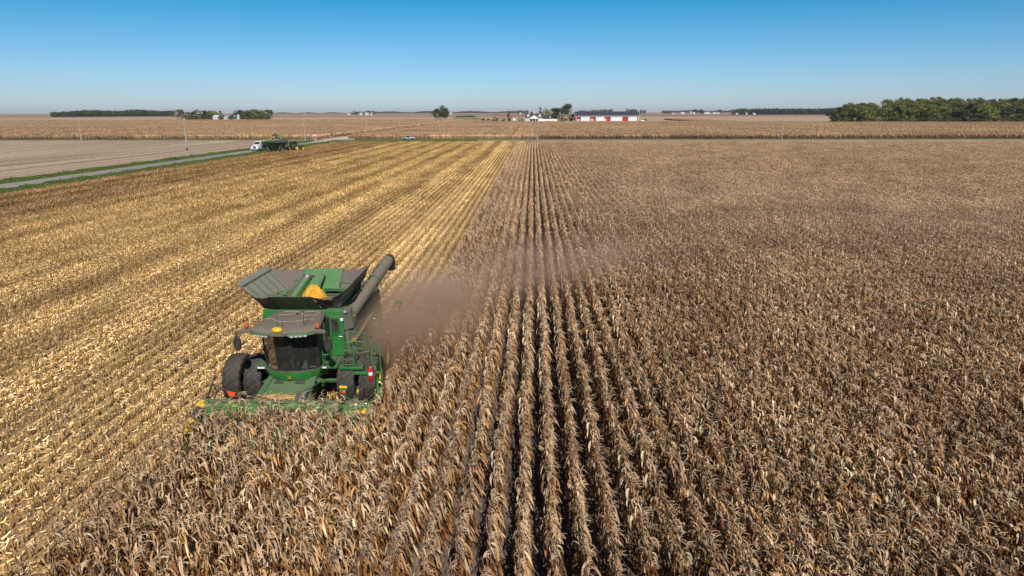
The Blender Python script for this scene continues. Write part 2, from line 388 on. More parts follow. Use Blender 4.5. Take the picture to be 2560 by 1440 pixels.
def corn_plant(rs, x=0, y=0, parts=None, seg=7, nleaf=13, wmul=1.0):
    """parts: dict of FastMesh for stalk, leaves, tassel, ear"""
    H = rs.uniform(1.85, 2.32) * (.8 if rs.random() < .06 else 1); lk = 2.6 if rs.random() < .04 else 1.0; lean = rs.uniform(-.07, .10) * lk, rs.uniform(-.12, .12) * lk
    stalk_geo(parts['stalk'], x, y, H, lean, PAL[rs.choice([2, 3, 5])] * .8)
    az0 = rs.uniform(0, 6.28)
    tone = rs.uniform(.8, 1.12)
    for k in range(nleaf):
        q = (k + .8) / (nleaf + .5); z = H * (.16 + .80 * q)
        f2 = (z / H) ** 2
        base = np.array([x + lean[0] * f2, y + lean[1] * f2, z])
        az = az0 + math.pi * k + rs.normal(0, .55)
        L = rs.uniform(.46, .80) * (1.0 - .25 * abs(q - .55)) * (.55 if q > .9 else 1)
        W = rs.uniform(.034, .076) * wmul * (.62 if q > .8 else 1)
        e0 = rs.uniform(.6, 1.35) if q > .35 else rs.uniform(-.3, .7)
        e1 = rs.uniform(.9, 1.65)
        ci = rs.choice(len(PAL), p=([.30, .20, .10, .05, .20, .10, .05] if q > .6 else [.06, .08, .22, .24, .05, .15, .20]))
        col = np.clip(PAL[ci] * tone * rs.uniform(.85, 1.12), 0, .8)
        leaf_strip(parts['leaves'], base, az, L, W, e0, e1, rs.uniform(-3.2, 3.2), col, rs, seg, wind=rs.uniform(-.05, .28), roll0=rs.uniform(-.5, .5))
    top = np.array([x + lean[0], y + lean[1], H - .03])
    tc_ = PAL[rs.choice([0, 4])] * .95
    for k in range(rs.integers(5, 8)):
        leaf_strip(parts['tassel'], top - np.array([0, 0, rs.uniform(0, .08)]), rs.uniform(0, 6.28), rs.uniform(.22, .36), .011 * wmul, rs.uniform(.9, 1.4), rs.uniform(-.2, .8), 1, tc_, rs, 4, wind=.3)
    # husked ear, hanging
    zc = H * rs.uniform(.42, .52); az = rs.uniform(0, 6.28); d = np.array([math.cos(az), math.sin(az), -.9]); d /= np.linalg.norm(d)
    b0 = np.array([x, y, zc]) + np.array([math.cos(az), math.sin(az), 0]) * .02
    s1 = np.cross(d, [0, 0, 1.]); s1 /= np.linalg.norm(s1); s2 = np.cross(d, s1)
    V = []; prof = ((0, .012), (.05, .03), (.15, .03), (.24, .006))
    for tt, rr in prof:
        for k in range(5):
            a = 2 * math.pi * k / 5; V.append(b0 + d * tt + (s1 * math.cos(a) + s2 * math.sin(a)) * rr)
    F = [(j * 5 + k, j * 5 + (k + 1) % 5, (j + 1) * 5 + (k + 1) % 5, (j + 1) * 5 + k) for j in range(3) for k in range(5)]
    parts['ear'].add(V, F, np.array((.46, .33, .17)) * rs.uniform(.7, 1.1))

# single plants: four kinds of mesh, parts kept apart
protos = []
for k in range(10):
    rs = np.random.default_rng(100 + k); P = {n: FastMesh() for n in ('stalk', 'leaves', 'tassel', 'ear')}
    corn_plant(rs, parts=P, seg=8, nleaf=14)
    protos.append({n: P[n].mesh(n, m_corn) for n in P})
ROW = 0.762; X0ROW = -12.44
ncorn = 0
for r in range(-1, 32):
    if r < 1: continue
    x = X0ROW + r * ROW
    if x < 12.2:
        for k in range(9):
            y = 14.45 + k * .176 + rnd.uniform(-.03, .03); pr = protos[rnd.randrange(10)]
            o = bpy.data.objects.new('corn_plant', pr['stalk']); C.objects.link(o)
            o.location = (x + rnd.uniform(-.03, .03), y, 0); o.rotation_euler = (0, 0, rnd.uniform(-.5, .5)); s = rnd.uniform(.93, 1.06); o.scale = (s, s, s)
            tag(o, 'dried corn plant in the closest stretch of the rows, brown leaves hanging', 'corn plant', 'dried corn plants standing closest to the camera')
            for n in ('leaves', 'tassel', 'ear'):
                c = bpy.data.objects.new(n, pr[n]); C.objects.link(c); c.parent = o
            ncorn += 1
# row segments, 2.1 m long, for everything else in the near field
def segment(seed, seg=7, nleaf=13, n=12, wmul=1.0, step=.175, m=None):
    rs = np.random.default_rng(seed); F = FastMesh(); P = {k: F for k in ('stalk', 'leaves', 'tassel', 'ear')}
    for i in range(n):
        if rs.random() < .04: continue
        corn_plant(rs, rs.normal(0, .035), (i + .5) * step + rs.normal(0, .03), P, seg, nleaf, wmul)
    return F.mesh('corn_row_segment', m or m_corn)
SEG = 2.1
near_src = [segment(200 + i) for i in range(10)]
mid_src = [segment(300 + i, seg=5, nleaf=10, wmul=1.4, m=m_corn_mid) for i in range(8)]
near, mid = [], []
def right_edge(y): return .80 * y + 12
r = 1
while True:
    x = X0ROW + r * ROW
    if x > 205: break
    inhead = r < 9
    y = 14.4 - 2 * SEG
    while y < (20.9 if inhead else 236):
        if x < max(16, right_edge(y + SEG) + 6) :
            skip = (y >= 14.3 and y < 15.9 and x < 12.2)
            if abs(y - 14.4) < .01 and x < 12.2:
                y = 16.05
                continue
            zz = 0.0; s = rnd.uniform(.95, 1.05)
            row = (x + rnd.uniform(-.03, .03), y, 0, rnd.uniform(-.012, .012), s)
            if y < 75: near.append((*row, rnd.randrange(10)))
            else: mid.append((*row, rnd.randrange(8)))
        y += SEG
    r += 1
for r in range(1, 9):                                # rows being drawn into the head: shorter, tipped over
    near.append((X0ROW + r * ROW, 21.3 + rnd.uniform(-.25, .3), -.30 + rnd.uniform(-.12, .12), rnd.uniform(-.03, .03), .95, rnd.randrange(10)))
scatter('corn_rows', near_src, near, 'rows of tall dried corn beside and before the harvester', 'corn')
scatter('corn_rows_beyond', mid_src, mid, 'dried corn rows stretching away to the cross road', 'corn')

# far corn, 12.19 m x 10 m patches of simple plants
def far_patch(seed, rows=16, L=10.0, step=.4, gold=0.0):
    rs = np.random.default_rng(seed); F = FastMesh()
    for r in range(rows):
        for k in range(int(L / step)):
            x = r * ROW + rs.normal(0, .05); y = (k + .5) * step; H = rs.uniform(1.95, 2.2)
            base = np.array((.82, .55, .33)) * rs.uniform(.8, 1.2)
            for q in range(6):
                az = rs.uniform(0, 3.14); w_ = rs.uniform(.05, .13); z0 = 0 if q < 2 else H * rs.uniform(.25, .6)
                dx, dy = math.cos(az) * w_, math.sin(az) * w_; ox, oy = rs.normal(0, .06), rs.normal(0, .08)
                h1 = H * rs.uniform(.6, 1.05)
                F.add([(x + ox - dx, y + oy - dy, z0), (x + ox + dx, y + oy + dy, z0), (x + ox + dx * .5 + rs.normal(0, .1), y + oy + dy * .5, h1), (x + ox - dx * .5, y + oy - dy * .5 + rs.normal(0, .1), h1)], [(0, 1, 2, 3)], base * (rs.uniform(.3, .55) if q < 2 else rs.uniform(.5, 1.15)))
            # arching top leaves
            for q in range(2):
                az = rs.uniform(0, 6.28); leaf_strip(F, np.array([x, y, H * .85]), az, .6, .13, .7, 1.0, 1.0, base * 1.2, rs, 3)
    return F.mesh('corn_patch', m_farcorn)
def tint_big(nt, cur):                                # patches of riper and duller plants over the far fields
    ge = nt.nodes.new('ShaderNodeNewGeometry'); n = nt.nodes.new('ShaderNodeTexNoise'); n.inputs['Scale'].default_value = .012; n.inputs['Detail'].default_value = 4
    nt.links.new(ge.outputs['Position'], n.inputs['Vector'])
    r = nt.nodes.new('ShaderNodeValToRGB'); r.color_ramp.elements[0].position = .35; r.color_ramp.elements[0].color = (.86, .82, .82, 1)
    r.color_ramp.elements[1].position = .65; r.color_ramp.elements[1].color = (1.08, 1.06, 1.0, 1)
    nt.links.new(n.outputs[0], r.inputs[0])
    mx = nt.nodes.new('ShaderNodeMix'); mx.data_type = 'RGBA'; mx.blend_type = 'MULTIPLY'; mx.inputs[0].default_value = 1
    nt.links.new(cur, mx.inputs[6]); nt.links.new(r.outputs[0], mx.inputs[7])
    return mx.outputs[2]
m_farcorn = leaf_mat('far_corn', trans=.2, world_tint=tint_big)
far_src = [far_patch(400 + i) for i in range(5)]
PW, PL = 16 * ROW, 10.0
farR, farL = [], []
y = 311.5
while y < 1000:
    lim = .80 * y + 30
    x = -83.0
    while x < lim:
        inyard = (y > 735 and -50 < x < 175) or (y > 690 and x > 205) or (y > 880 and x < -30)
        if not inyard: farR.append((x, y, 0, 0, rnd.uniform(.97, 1.04), rnd.randrange(5)))
        x += PW
    x = -96.5 - PW
    while x > -.83 * y - 30:
        if y < 960: farL.append((x, y, 0, 0, rnd.uniform(.97, 1.04), rnd.randrange(5)))
        x -= PW
    y += PL
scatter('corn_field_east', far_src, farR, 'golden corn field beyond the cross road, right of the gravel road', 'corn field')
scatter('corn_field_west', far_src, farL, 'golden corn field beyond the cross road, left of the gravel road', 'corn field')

# ================================================================ stubble and straw
def tint_swath(nt, cur):                              # bright straw thrown in swaths along each pass, duller towards the road
    ge = nt.nodes.new('ShaderNodeNewGeometry'); sp = nt.nodes.new('ShaderNodeSeparateXYZ'); nt.links.new(ge.outputs['Position'], sp.inputs[0])
    def math_(op, a, b=None, c=None):
        n = nt.nodes.new('ShaderNodeMath'); n.operation = op
        for i, q in enumerate((a, b, c)):
            if q is None: continue
            if isinstance(q, (int, float)): n.inputs[i].default_value = q
            else: nt.links.new(q, n.inputs[i])
        return n.outputs[0]
    nz = nt.nodes.new('ShaderNodeTexNoise'); nz.inputs['Scale'].default_value = .35; nz.inputs['Detail'].default_value = 5
    mp = nt.nodes.new('ShaderNodeMapping'); mp.inputs['Scale'].default_value = (1, .15, 1)
    nt.links.new(ge.outputs['Position'], mp.inputs[0]); nt.links.new(mp.outputs[0], nz.inputs['Vector'])
    wv = math_('SINE', math_('MULTIPLY', sp.outputs[0], 2 * math.pi / 6.096))
    a = math_('MULTIPLY_ADD', wv, .12, math_('ADD', nz.outputs[0], -.0))
    r = nt.nodes.new('ShaderNodeValToRGB'); e = r.color_ramp.elements
    e[0].position = .3; e[0].color = (.84, .73, .58, 1); e[1].position = .60; e[1].color = (1.44, 1.34, 1.08, 1)
    nt.links.new(a, r.inputs[0])
    mx = nt.nodes.new('ShaderNodeMix'); mx.data_type = 'RGBA'; mx.blend_type = 'MULTIPLY'; mx.inputs[0].default_value = 1
    nt.links.new(cur, mx.inputs[6]); nt.links.new(r.outputs[0], mx.inputs[7])
    # every row of cut stalks is darker than the straw between, and rows differ from end to end of the field
    rw = math_('COSINE', math_('MULTIPLY', math_('ADD', sp.outputs[0], 79.8 - .381), 2 * math.pi / .762))
    m9 = nt.nodes.new('ShaderNodeMapRange'); m9.inputs['From Min'].default_value = -.2; m9.inputs['From Max'].default_value = 1; m9.inputs['To Min'].default_value = 1.16; m9.inputs['To Max'].default_value = .74
    nt.links.new(rw, m9.inputs['Value'])
    mp2 = nt.nodes.new('ShaderNodeMapping'); mp2.inputs['Scale'].default_value = (.62, .006, 1); nt.links.new(ge.outputs['Position'], mp2.inputs[0])
    n3 = nt.nodes.new('ShaderNodeTexNoise'); n3.inputs['Scale'].default_value = 1.0; n3.inputs['Detail'].default_value = 2; nt.links.new(mp2.outputs[0], n3.inputs['Vector'])
    m10 = nt.nodes.new('ShaderNodeMapRange'); m10.inputs['From Min'].default_value = .36; m10.inputs['From Max'].default_value = .64; m10.inputs['To Min'].default_value = .82; m10.inputs['To Max'].default_value = 1.24
    nt.links.new(n3.outputs[0], m10.inputs['Value'])
    rwm = math_('MULTIPLY', m9.outputs[0], m10.outputs[0])
    vs_ = nt.nodes.new('ShaderNodeVectorMath'); vs_.operation = 'SCALE'; nt.links.new(mx.outputs[2], vs_.inputs[0]); nt.links.new(rwm, vs_.inputs['Scale'])
    # older, browner ground from x = -50 leftwards
    mr = nt.nodes.new('ShaderNodeMapRange'); mr.inputs['From Min'].default_value = -46; mr.inputs['From Max'].default_value = -56
    nt.links.new(math_('MULTIPLY_ADD', nz.outputs[0], 8, sp.outputs[0]), mr.inputs['Value'])
    m2 = nt.nodes.new('ShaderNodeMix'); m2.data_type = 'RGBA'; m2.blend_type = 'MULTIPLY'
    nt.links.new(mr.outputs[0], m2.inputs[0]); nt.links.new(vs_.outputs[0], m2.inputs[6]); m2.inputs[7].default_value = (.68, .64, .72, 1)
    return m2.outputs[2]
m_straw = leaf_mat('straw', trans=.1, world_tint=tint_swath)
SPAL = np.array([(.80, .60, .35), (.86, .70, .46), (.64, .43, .21), (.46, .28, .13), (.74, .52, .27), (.36, .21, .10), (.90, .80, .60)])
def stubble_patch(seed, L=3.0, rows=4, nst=17, nres=420, big=1.0):
    rs = np.random.default_rng(seed); F = FastMesh(); Wd = rows * ROW
    for r in range(rows):
        for k in range(nst):
            x = (r + .5) * ROW + rs.normal(0, .04); y = (k + rs.uniform(.2, .8)) * L / nst; h = rs.uniform(.2, .55)
            dx, dy = rs.normal(0, .08), rs.normal(0, .1)
            c = np.array([(.50, .37, .17), (.38, .27, .11), (.30, .19, .09), (.62, .47, .26)])[rs.choice(4)]
            w_ = .019 * big; a = rs.uniform(0, 3.14); cx, cy_ = math.cos(a) * w_, math.sin(a) * w_
            F.add([(x - cx, y - cy_, 0), (x + cx, y + cy_, 0), (x + dx + cx, y + dy + cy_, h), (x + dx - cx, y + dy - cy_, h)], [(0, 1, 2, 3)], c)
            F.add([(x + cy_, y - cx, 0), (x - cy_, y + cx, 0), (x + dx - cy_, y + dy + cx, h * .95), (x + dx + cy_, y + dy - cx, h * .95)], [(0, 1, 2, 3)], c)
            if rs.random() < .95:
                leaf_strip(F, np.array([x, y, h * .6]), rs.uniform(0, 6.28), rs.uniform(.15, .4), .04 * big, .4, 1.1, 2, np.array([(.36, .23, .09), (.22, .12, .05), (.5, .34, .15)])[rs.choice(3)], rs, 3, wind=0)
    for k in range(nres):
        x = (rs.integers(0, rows) + 1.0) * ROW + rs.normal(0, .15) if rs.random() < .8 else rs.uniform(0, Wd); x = x % Wd; y = rs.uniform(0, L); a = rs.normal(1.57, .9); l = rs.uniform(.06, .30) * (1 + .4 * (big - 1)); w_ = rs.uniform(.007, .022) * big
        z = abs(rs.normal(0, .09)) + .01; z2 = z + rs.normal(0, .05); rl = rs.uniform(-1.0, 1.0)
        ux, uy = math.cos(a) * l / 2, math.sin(a) * l / 2; vx, vy, vz = -math.sin(a) * w_ * math.cos(rl), math.cos(a) * w_ * math.cos(rl), w_ * math.sin(rl)
        m_ = rs.uniform(-.03, .05)
        c = SPAL[rs.choice(7, p=[.2, .2, .17, .1, .17, .06, .1])] * rs.uniform(.8, 1.1)
        F.add([(x - ux - vx, y - uy - vy, z - vz), (x - ux + vx, y - uy + vy, z + vz), (x + vx, y + vy, z + m_ + vz), (x - vx, y - vy, z + m_ - vz), (x + ux + vx, y + uy + vy, z2 + vz), (x + ux - vx, y + uy - vy, z2 - vz)], [(0, 3, 2, 1), (3, 5, 4, 2)], c)
    return F.mesh('stubble_patch', m_straw)
st_src = [stubble_patch(500 + i, nres=500, nst=22) for i in range(8)]
stf_src = [stubble_patch(520 + i, nres=330, big=1.6) for i in range(6)]
SW = 4 * ROW
stn, stf = [], []
y = 2.0
while y < 284:
    x = -80 + .2
    i = 0
    while x < -6.2:
        if y > 236: xr = 330
        else: xr = -5.95
        if x + SW > xr + .3: break
        if not (x + SW > -12.1 and y + 3 < 21.4 and x > -13.5 + 0) :
            if x > -1.3 * y - 22:
                if y < 85: stn.append((x, y, 0, rnd.choice([0, 0]), 1, rnd.randrange(8)))
                else: stf.append((x, y, 0, 0, 1, rnd.randrange(6)))
        x += SW
    y += 3.0
scatter('corn_stubble', st_src, stn, 'cut corn stubble and bright yellow straw around the harvester', 'stubble')
scatter('corn_stubble_beyond', stf_src, stf, 'striped yellow corn stubble reaching back to the cross road', 'stubble')
# straw blown over the soil between standing rows
def litter(seed, n=26):
    rs = np.random.default_rng(seed); F = FastMesh()
    for k in range(n):
        x, y = rs.uniform(-.35, .35), rs.uniform(0, 2); leaf_strip(F, np.array([x, y, .02]), rs.uniform(0, 6.28), rs.uniform(.1, .4), .03, .1, .15, 2, PAL[rs.choice(7)] * .8, rs, 3, wind=0)
    return F.mesh('leaf_litter', m_corn)
lt = []
for r in range(1, 40):
    for k in range(3 if r < 10 else 28): lt.append((X0ROW + (r - .5) * ROW, 11 + 2 * k, 0, 0, 1, rnd.randrange(3)))
scatter('leaf_litter', [litter(i) for i in range(3)], lt, 'scattered dead corn leaves on the bare soil between rows', 'leaf litter')

# ================================================================ grass on the verges
m_gr = leaf_mat('grass_blades', trans=.35)
def grass_patch(seed, L=3.0, n=420, hm=1.0):
    rs = np.random.default_rng(seed); F = FastMesh()
    for k in range(n):
        x, y = rs.uniform(0, L), rs.uniform(0, L); h = rs.uniform(.03, .11) * hm * (1.9 if rs.random() < .08 else 1); a = rs.uniform(0, 3.14); w_ = rs.uniform(.03, .08)
        c = np.array([(.14, .21, .055), (.19, .25, .075), (.10, .15, .04), (.30, .30, .14)][rs.choice(4, p=[.35, .3, .25, .1])]) * rs.uniform(.8, 1.2)
        dx, dy = math.cos(a) * w_, math.sin(a) * w_
        F.add([(x - dx, y - dy, 0), (x + dx, y + dy, 0), (x + dx * .6 + rs.normal(0, .05), y + dy * .6 + rs.normal(0, .05), h), (x - dx * .3, y - dy * .3, h * .9)], [(0, 1, 2, 3)], c)
    return F.mesh('grass_patch', m_gr)
gs = [grass_patch(600 + i) for i in range(3)] + [grass_patch(610 + i, hm=2.2) for i in range(2)]
gr = []
y = 95.0
while y < 300:
    for x, h in ((-97.6, 1), (-94.9, 0), (-86.0, 0), (-83.6, 0)):
        gr.append((x + rnd.uniform(-.25, .25), y, 0, 0, rnd.uniform(.9, 1.1), rnd.randrange(3) + (2 if h and rnd.random() < .6 else 0)))
    y += 2.9
x = -79.0
while x < -26:
    for yy in (285, 288, 291, 294, 297): gr.append((x, yy, 0, 0, 1, rnd.randrange(3)))
    x += 2.9
x = -300.0
while x < 260:
    if not -96 < x < -84: gr.append((x, 308.2, 0, 0, 1, rnd.randrange(3)))
    x += 2.9
scatter('roadside_grass', gs, gr, 'green roadside grass growing in uneven tufts', 'grass')
# ================================================================ materials for machines
GRN = (.018, .14, .026)
m_green = mat('green_paint', GRN, .38, dust=(.16, .62), scale=1.6, coat=.3)
m_green_clean = mat('green_paint_clean', (.018, .165, .028), .35, dust=(.05, .42), scale=1.3, coat=.3)
m_dusty = mat('dusty_green', (.022, .10, .035), .6, dust=(.62, .95), scale=1.2)
m_roof = mat('dusty_roof', (.06, .085, .05), .7, dust=(.45, .92), scale=1.5)
m_tarp = mat('black_tarp', (.02, .02, .022), .55, dust=(.12, .42), scale=1.0, bump=.6)
m_tarp_in = mat('tarp_inside', (.085, .08, .085), .7, dust=(.3, .6), scale=1.0, bump=.6)
m_black = mat('black_plastic', (.012, .012, .013), .5, dust=(.1, .4), scale=3)
m_rubber = mat('tyre_rubber', (.020, .019, .018), .85, dust=(.10, .30), scale=3)
m_yellow = mat('yellow_paint', (.80, .52, .01), .4, dust=(.0, .3), scale=4)
m_ydusty = mat('dusty_yellow', (.42, .28, .04), .6, dust=(.35, .6), scale=2)
m_red = mat('red_paint', (.55, .02, .02), .35, coat=.4)
m_white = mat('white_paint', (.78, .78, .77), .4, noise=.08, scale=3, coat=.3)
m_chrome = mat('chrome', (.6, .6, .62), .2, metal=1.0)
m_orange = mat('orange_lens', (.50, .085, .03), .25, coat=.6)
m_flag = mat('orange_flag', (.9, .10, .02), .6)
m_steel = mat('worn_steel', (.22, .21, .20), .5, metal=.6, noise=.3)
m_lens = mat('lamp_lens', (.36, .36, .34), .15, coat=.6)
m_seatm = mat('seat_fabric', (.09, .085, .08), .8, noise=.3)
m_decal = mat('white_decal', (.75, .75, .75), .5)
m_corng = mat('corn_kernels', (.88, .50, .04), .55, noise=.0, scale=9, col2=(.48, .19, .01), bump=1.0)
def glass_mat(name, tint=(.55, .6, .58), mixf=.62, dirt=(.10, .09, .08)):
    m = bpy.data.materials.new(name); m.use_nodes = True; nt = m.node_tree; nt.nodes.clear()
    out = nt.nodes.new('ShaderNodeOutputMaterial'); t = nt.nodes.new('ShaderNodeBsdfTransparent'); t.inputs[0].default_value = (*tint, 1)
    g = nt.nodes.new('ShaderNodeBsdfGlossy'); g.inputs['Roughness'].default_value = .06; g.inputs[0].default_value = (.9, .9, .9, 1)
    fr = nt.nodes.new('ShaderNodeFresnel'); fr.inputs[0].default_value = 1.45
    d = nt.nodes.new('ShaderNodeBsdfDiffuse'); d.inputs[0].default_value = (*dirt, 1)
    a = nt.nodes.new('ShaderNodeMixShader'); b = nt.nodes.new('ShaderNodeMixShader'); b.inputs[0].default_value = mixf
    tcn = nt.nodes.new('ShaderNodeTexCoord'); nz = nt.nodes.new('ShaderNodeTexNoise'); nz.inputs['Scale'].default_value = 3
    nt.links.new(tcn.outputs['Object'], nz.inputs['Vector'])
    mr = nt.nodes.new('ShaderNodeMapRange'); mr.inputs['To Min'].default_value = mixf - .25; mr.inputs['To Max'].default_value = mixf + .2
    nt.links.new(nz.outputs[0], mr.inputs['Value']); nt.links.new(mr.outputs[0], b.inputs[0])
    nt.links.new(t.outputs[0], b.inputs[1]); nt.links.new(d.outputs[0], b.inputs[2])
    fm_ = nt.nodes.new('ShaderNodeMath'); fm_.operation = 'MULTIPLY'; fm_.inputs[1].default_value = .35; nt.links.new(fr.outputs[0], fm_.inputs[0]); nt.links.new(fm_.outputs[0], a.inputs[0]); nt.links.new(b.outputs[0], a.inputs[1]); nt.links.new(g.outputs[0], a.inputs[2])
    nt.links.new(a.outputs[0], out.inputs[0])
    return m
m_glass = glass_mat('cab_glass', mixf=.45, dirt=(.06, .058, .05), tint=(.5, .55, .53))
m_glass_side = mat('side_glass', (.018, .024, .02), .45, dust=(.05, .2), scale=2)
m_glass_dark = mat('dark_glass', (.012, .014, .016), .08, coat=.8)

# ================================================================ wheels
def tyre_bm(r, w, lugs=20, depth=.055, ax='x'):
    """big lugged farm tyre round the x axis, centre at the origin"""
    b = MB(); h = w / 2
    b.lathe([(-h * .72, r * .60), (-h * .95, r * .68), (-h, r * .82), (-h * .92, r * .93), (-h * .6, r * .965), (0, r * .975), (h * .6, r * .965), (h * .92, r * .93), (h, r * .82), (h * .95, r * .68), (h * .72, r * .60), (-h * .72, r * .60)], n=40)
    for side in (-1, 1):
        for k in range(lugs):
            a0 = 2 * math.pi * (k + (.5 if side > 0 else 0)) / lugs
            sweep = .30
            bot, top = [], []
            for (xx, aa) in ((.02, 0), (.55, sweep * .55), (1.0, sweep)):
                pass
            seg = [(.02, 0), (.45, sweep * .42), (.93, sweep)]
            for s0, s1 in zip(seg[:-1], seg[1:]):
                for lst, (q, rr) in ((bot, (0, .95)), (top, (1, 1.0))): pass
                def P(sx, an, rr, dth):
                    t = a0 - an + dth; rad = r * rr if sx < .9 else r * (rr - .025)
                    return (side * h * sx, rad * math.cos(t), rad * math.sin(t))
                wd = .048 * 20 / lugs
                b.hexa([P(s0[0], s0[1], .945, -wd), P(s1[0], s1[1], .925, -wd), P(s1[0], s1[1], .925, wd), P(s0[0], s0[1], .945, wd)],
                       [P(s0[0], s0[1], 1.0 + depth * .2, -wd * .7), P(s1[0], s1[1], 1.0, -wd * .7), P(s1[0], s1[1], 1.0, wd * .7), P(s0[0], s0[1], 1.0 + depth * .2, wd * .7)])
    return b
def rim_bm(r, w, dish=.1, holes=8):
    b = MB(); h = w / 2
    b.lathe([(-h * .74, r * .615), (-h * .7, r * .56), (-h * .2, r * .52), (h * .2, r * .52), (h * .7, r * .56), (h * .74, r * .615)], n=36)
    b.lathe([(h * .2 - dish, .02), (h * .2 - dish, r * .22), (h * .15, r * .25), (h * .18, r * .525), (h * .12, r * .525), (h * .05, r * .2), (-.02, .02)], n=36)
    for k in range(holes):
        t = 2 * math.pi * k / holes; c = (h * .2 - dish, r * .17 * math.cos(t), r * .17 * math.sin(t))
        b.cyl(c, (c[0] + .03, c[1], c[2]), .018, n=6)
    b.cyl((-.05, 0, 0), (h * .2 - dish + .08, 0, 0), r * .10, n=16)
    return b
def wheel(parent, x, y, z, r, w, mr, face=1, lugs=20, mt=None, name='wheel', dish=.1):
    e_ = empty(name, (x, y, z)); e_.parent = parent
    t = tyre_bm(r, w, lugs).build('tyre', mt or m_rubber, e_, smooth=40)
    q = rim_bm(r, w, dish).build('rim', mr, e_)
    if face < 0: e_.rotation_euler = (0, 0, math.pi)
    return e_

# ================================================================ combine harvester
XC, YC = -9.65, 26.8
cb = empty('combine_harvester', (XC, YC, 0))
tag(cb, 'big green combine harvester with open grain tank driving towards the camera', 'combine harvester')
# --- body
body = MB()
body.prism([(.62, 1.75), (.62, 3.86), (4.1, 3.86), (4.5, 3.55), (6.3, 3.45), (7.0, 2.9), (7.15, 1.5), (5.6, 1.15), (2, 1.25), (1.0, 1.45)], 'x', -1.62, 1.55)
body.build('body', m_green, cb, bevel=.05)
fw = MB()                                             # bright front wall beside and behind the cab
fw.hexa([(.98, .36, 1.95), (1.80, .42, 1.95), (1.80, .62, 1.95), (.98, .62, 1.95)], [(.98, .40, 3.93), (1.62, .44, 3.93), (1.62, .64, 3.93), (.98, .64, 3.93)])
fw.hexa([(-1.80, .42, 3.1), (.98, .40, 3.1), (.98, .64, 3.1), (-1.8, .64, 3.1)], [(-1.66, .44, 3.93), (.98, .44, 3.93), (.98, .64, 3.93), (-1.66, .64, 3.93)])
fw.hexa([(-1.7, .42, 1.6), (-.95, .42, 1.6), (-.95, .62, 1.6), (-1.7, .62, 1.6)], [(-1.8, .43, 3.1), (-.95, .43, 3.1), (-.95, .62, 3.1), (-1.8, .62, 3.1)])
o = fw.build('front_wall', m_green_clean, cb, bevel=.02)
v = MB(); v.box(1.20, 1.52, .335, .41, 3.05, 3.62); v.build('vent_grille', m_black, o, bevel=.02)
v = MB(); v.box(1.13, 1.59, .36, .40, 2.98, 3.70); v.build('vent_frame', m_green_clean, o, bevel=.015)
for x in (1.02, 1.66):
    d = MB(); d.box(x - .06, x + .06, .385, .40, 3.50, 3.62); d.build('warning_decal', m_decal, o)
# seam lines and lower door of the front wall
s_ = MB(); s_.box(.99, 1.79, .385, .40, 2.86, 2.885); s_.box(1.70, 1.72, .385, .41, 2.0, 2.85); s_.build('panel_seam', m_black, o)
d = MB(); d.box(1.5, 1.66, .36, .38, 2.80, 2.84); d.build('warning_decal', m_decal, o)
# the chamfered tank shoulder, dusty
sh = MB(); sh.hexa([(1.62, .46, 3.0), (1.99, .95, 3.0), (1.99, 1.9, 3.0), (1.55, 1.9, 3.0)], [(1.62, .48, 3.93), (1.90, .95, 3.85), (1.85, 1.9, 3.8), (1.55, 1.9, 3.93)])
sh.build('tank_shoulder', m_dusty, cb, bevel=.03)
lm = MB(); lm.box(1.7, 1.82, .60, .74, 3.78, 3.86); lm.build('side_lamp', m_lens, cb, bevel=.01)
for s in (-1, 1):                                     # big side shields, one bulged sheet each
    p = MB(); X = lambda a: s * a + (.05 if s > 0 else 0)
    b_ = [(X(1.78), .70, 1.25), (X(2.02), 1.2, 1.2), (X(2.02), 4.3, 1.2), (X(1.9), 6.9, 1.45)]
    t_ = [(X(1.72), .70, 3.05), (X(1.90), 1.2, 3.35), (X(1.90), 4.3, 3.3), (X(1.75), 6.9, 3.1)]
    for i in range(3):
        q = [b_[i], b_[i + 1], t_[i + 1], t_[i]]
        iw = [(X(1.50), a[1], a[2]) for a in q]
        p.hexa([q[0], q[1], iw[1], iw[0]], [q[3], q[2], iw[2], iw[3]])
    o = p.build('side_shield', m_dusty if s > 0 else m_green, cb, bevel=.05)
    st = MB()
    for (a0, a1) in (((X(1.80 + .06), .72, 2.35), (X(1.985 + .02), 1.2, 2.42)), ((X(1.985 + .02), 1.2, 2.42), (X(1.965 + .02), 4.3, 2.62)), ((X(1.965 + .02), 4.3, 2.62), (X(1.84), 6.9, 2.72))):
        A, B = Vector(a0), Vector(a1); up = Vector((-.05 * s, 0, .13))
        st.hexa([A, B, B - Vector((.05 * s, 0, 0)), A - Vector((.05 * s, 0, 0))], [A + up, B + up, B + up - Vector((.05 * s, 0, 0)), A + up - Vector((.05 * s, 0, 0))])
    st.build('yellow_stripe', m_ydusty, o)
g = MB(); g.hexa([(1.2, 3.6, 3.58), (1.72, 3.7, 3.3), (1.72, 5.4, 3.3), (1.2, 5.4, 3.58)], [(1.15, 3.6, 3.72), (1.80, 3.72, 3.40), (1.80, 5.4, 3.40), (1.15, 5.4, 3.72)])
g.build('engine_deck', m_green, cb, bevel=.03)
rh = MB(); rh.hexa([(-1.6, 5.0, 3.45), (1.85, 5.0, 3.2), (1.85, 7.2, 3.0), (-1.6, 7.2, 3.3)], [(-1.45, 5.2, 3.85), (1.50, 5.2, 3.80), (1.45, 6.8, 3.65), (-1.45, 6.8, 3.65)])
rh.build('engine_hood', m_dusty, cb, bevel=.08)
gr_ = MB(); gr_.cyl((-1.2, 5.8, 3.6), (-1.2, 5.8, 4.25), .09, n=12); gr_.build('exhaust_pipe', m_steel, cb)
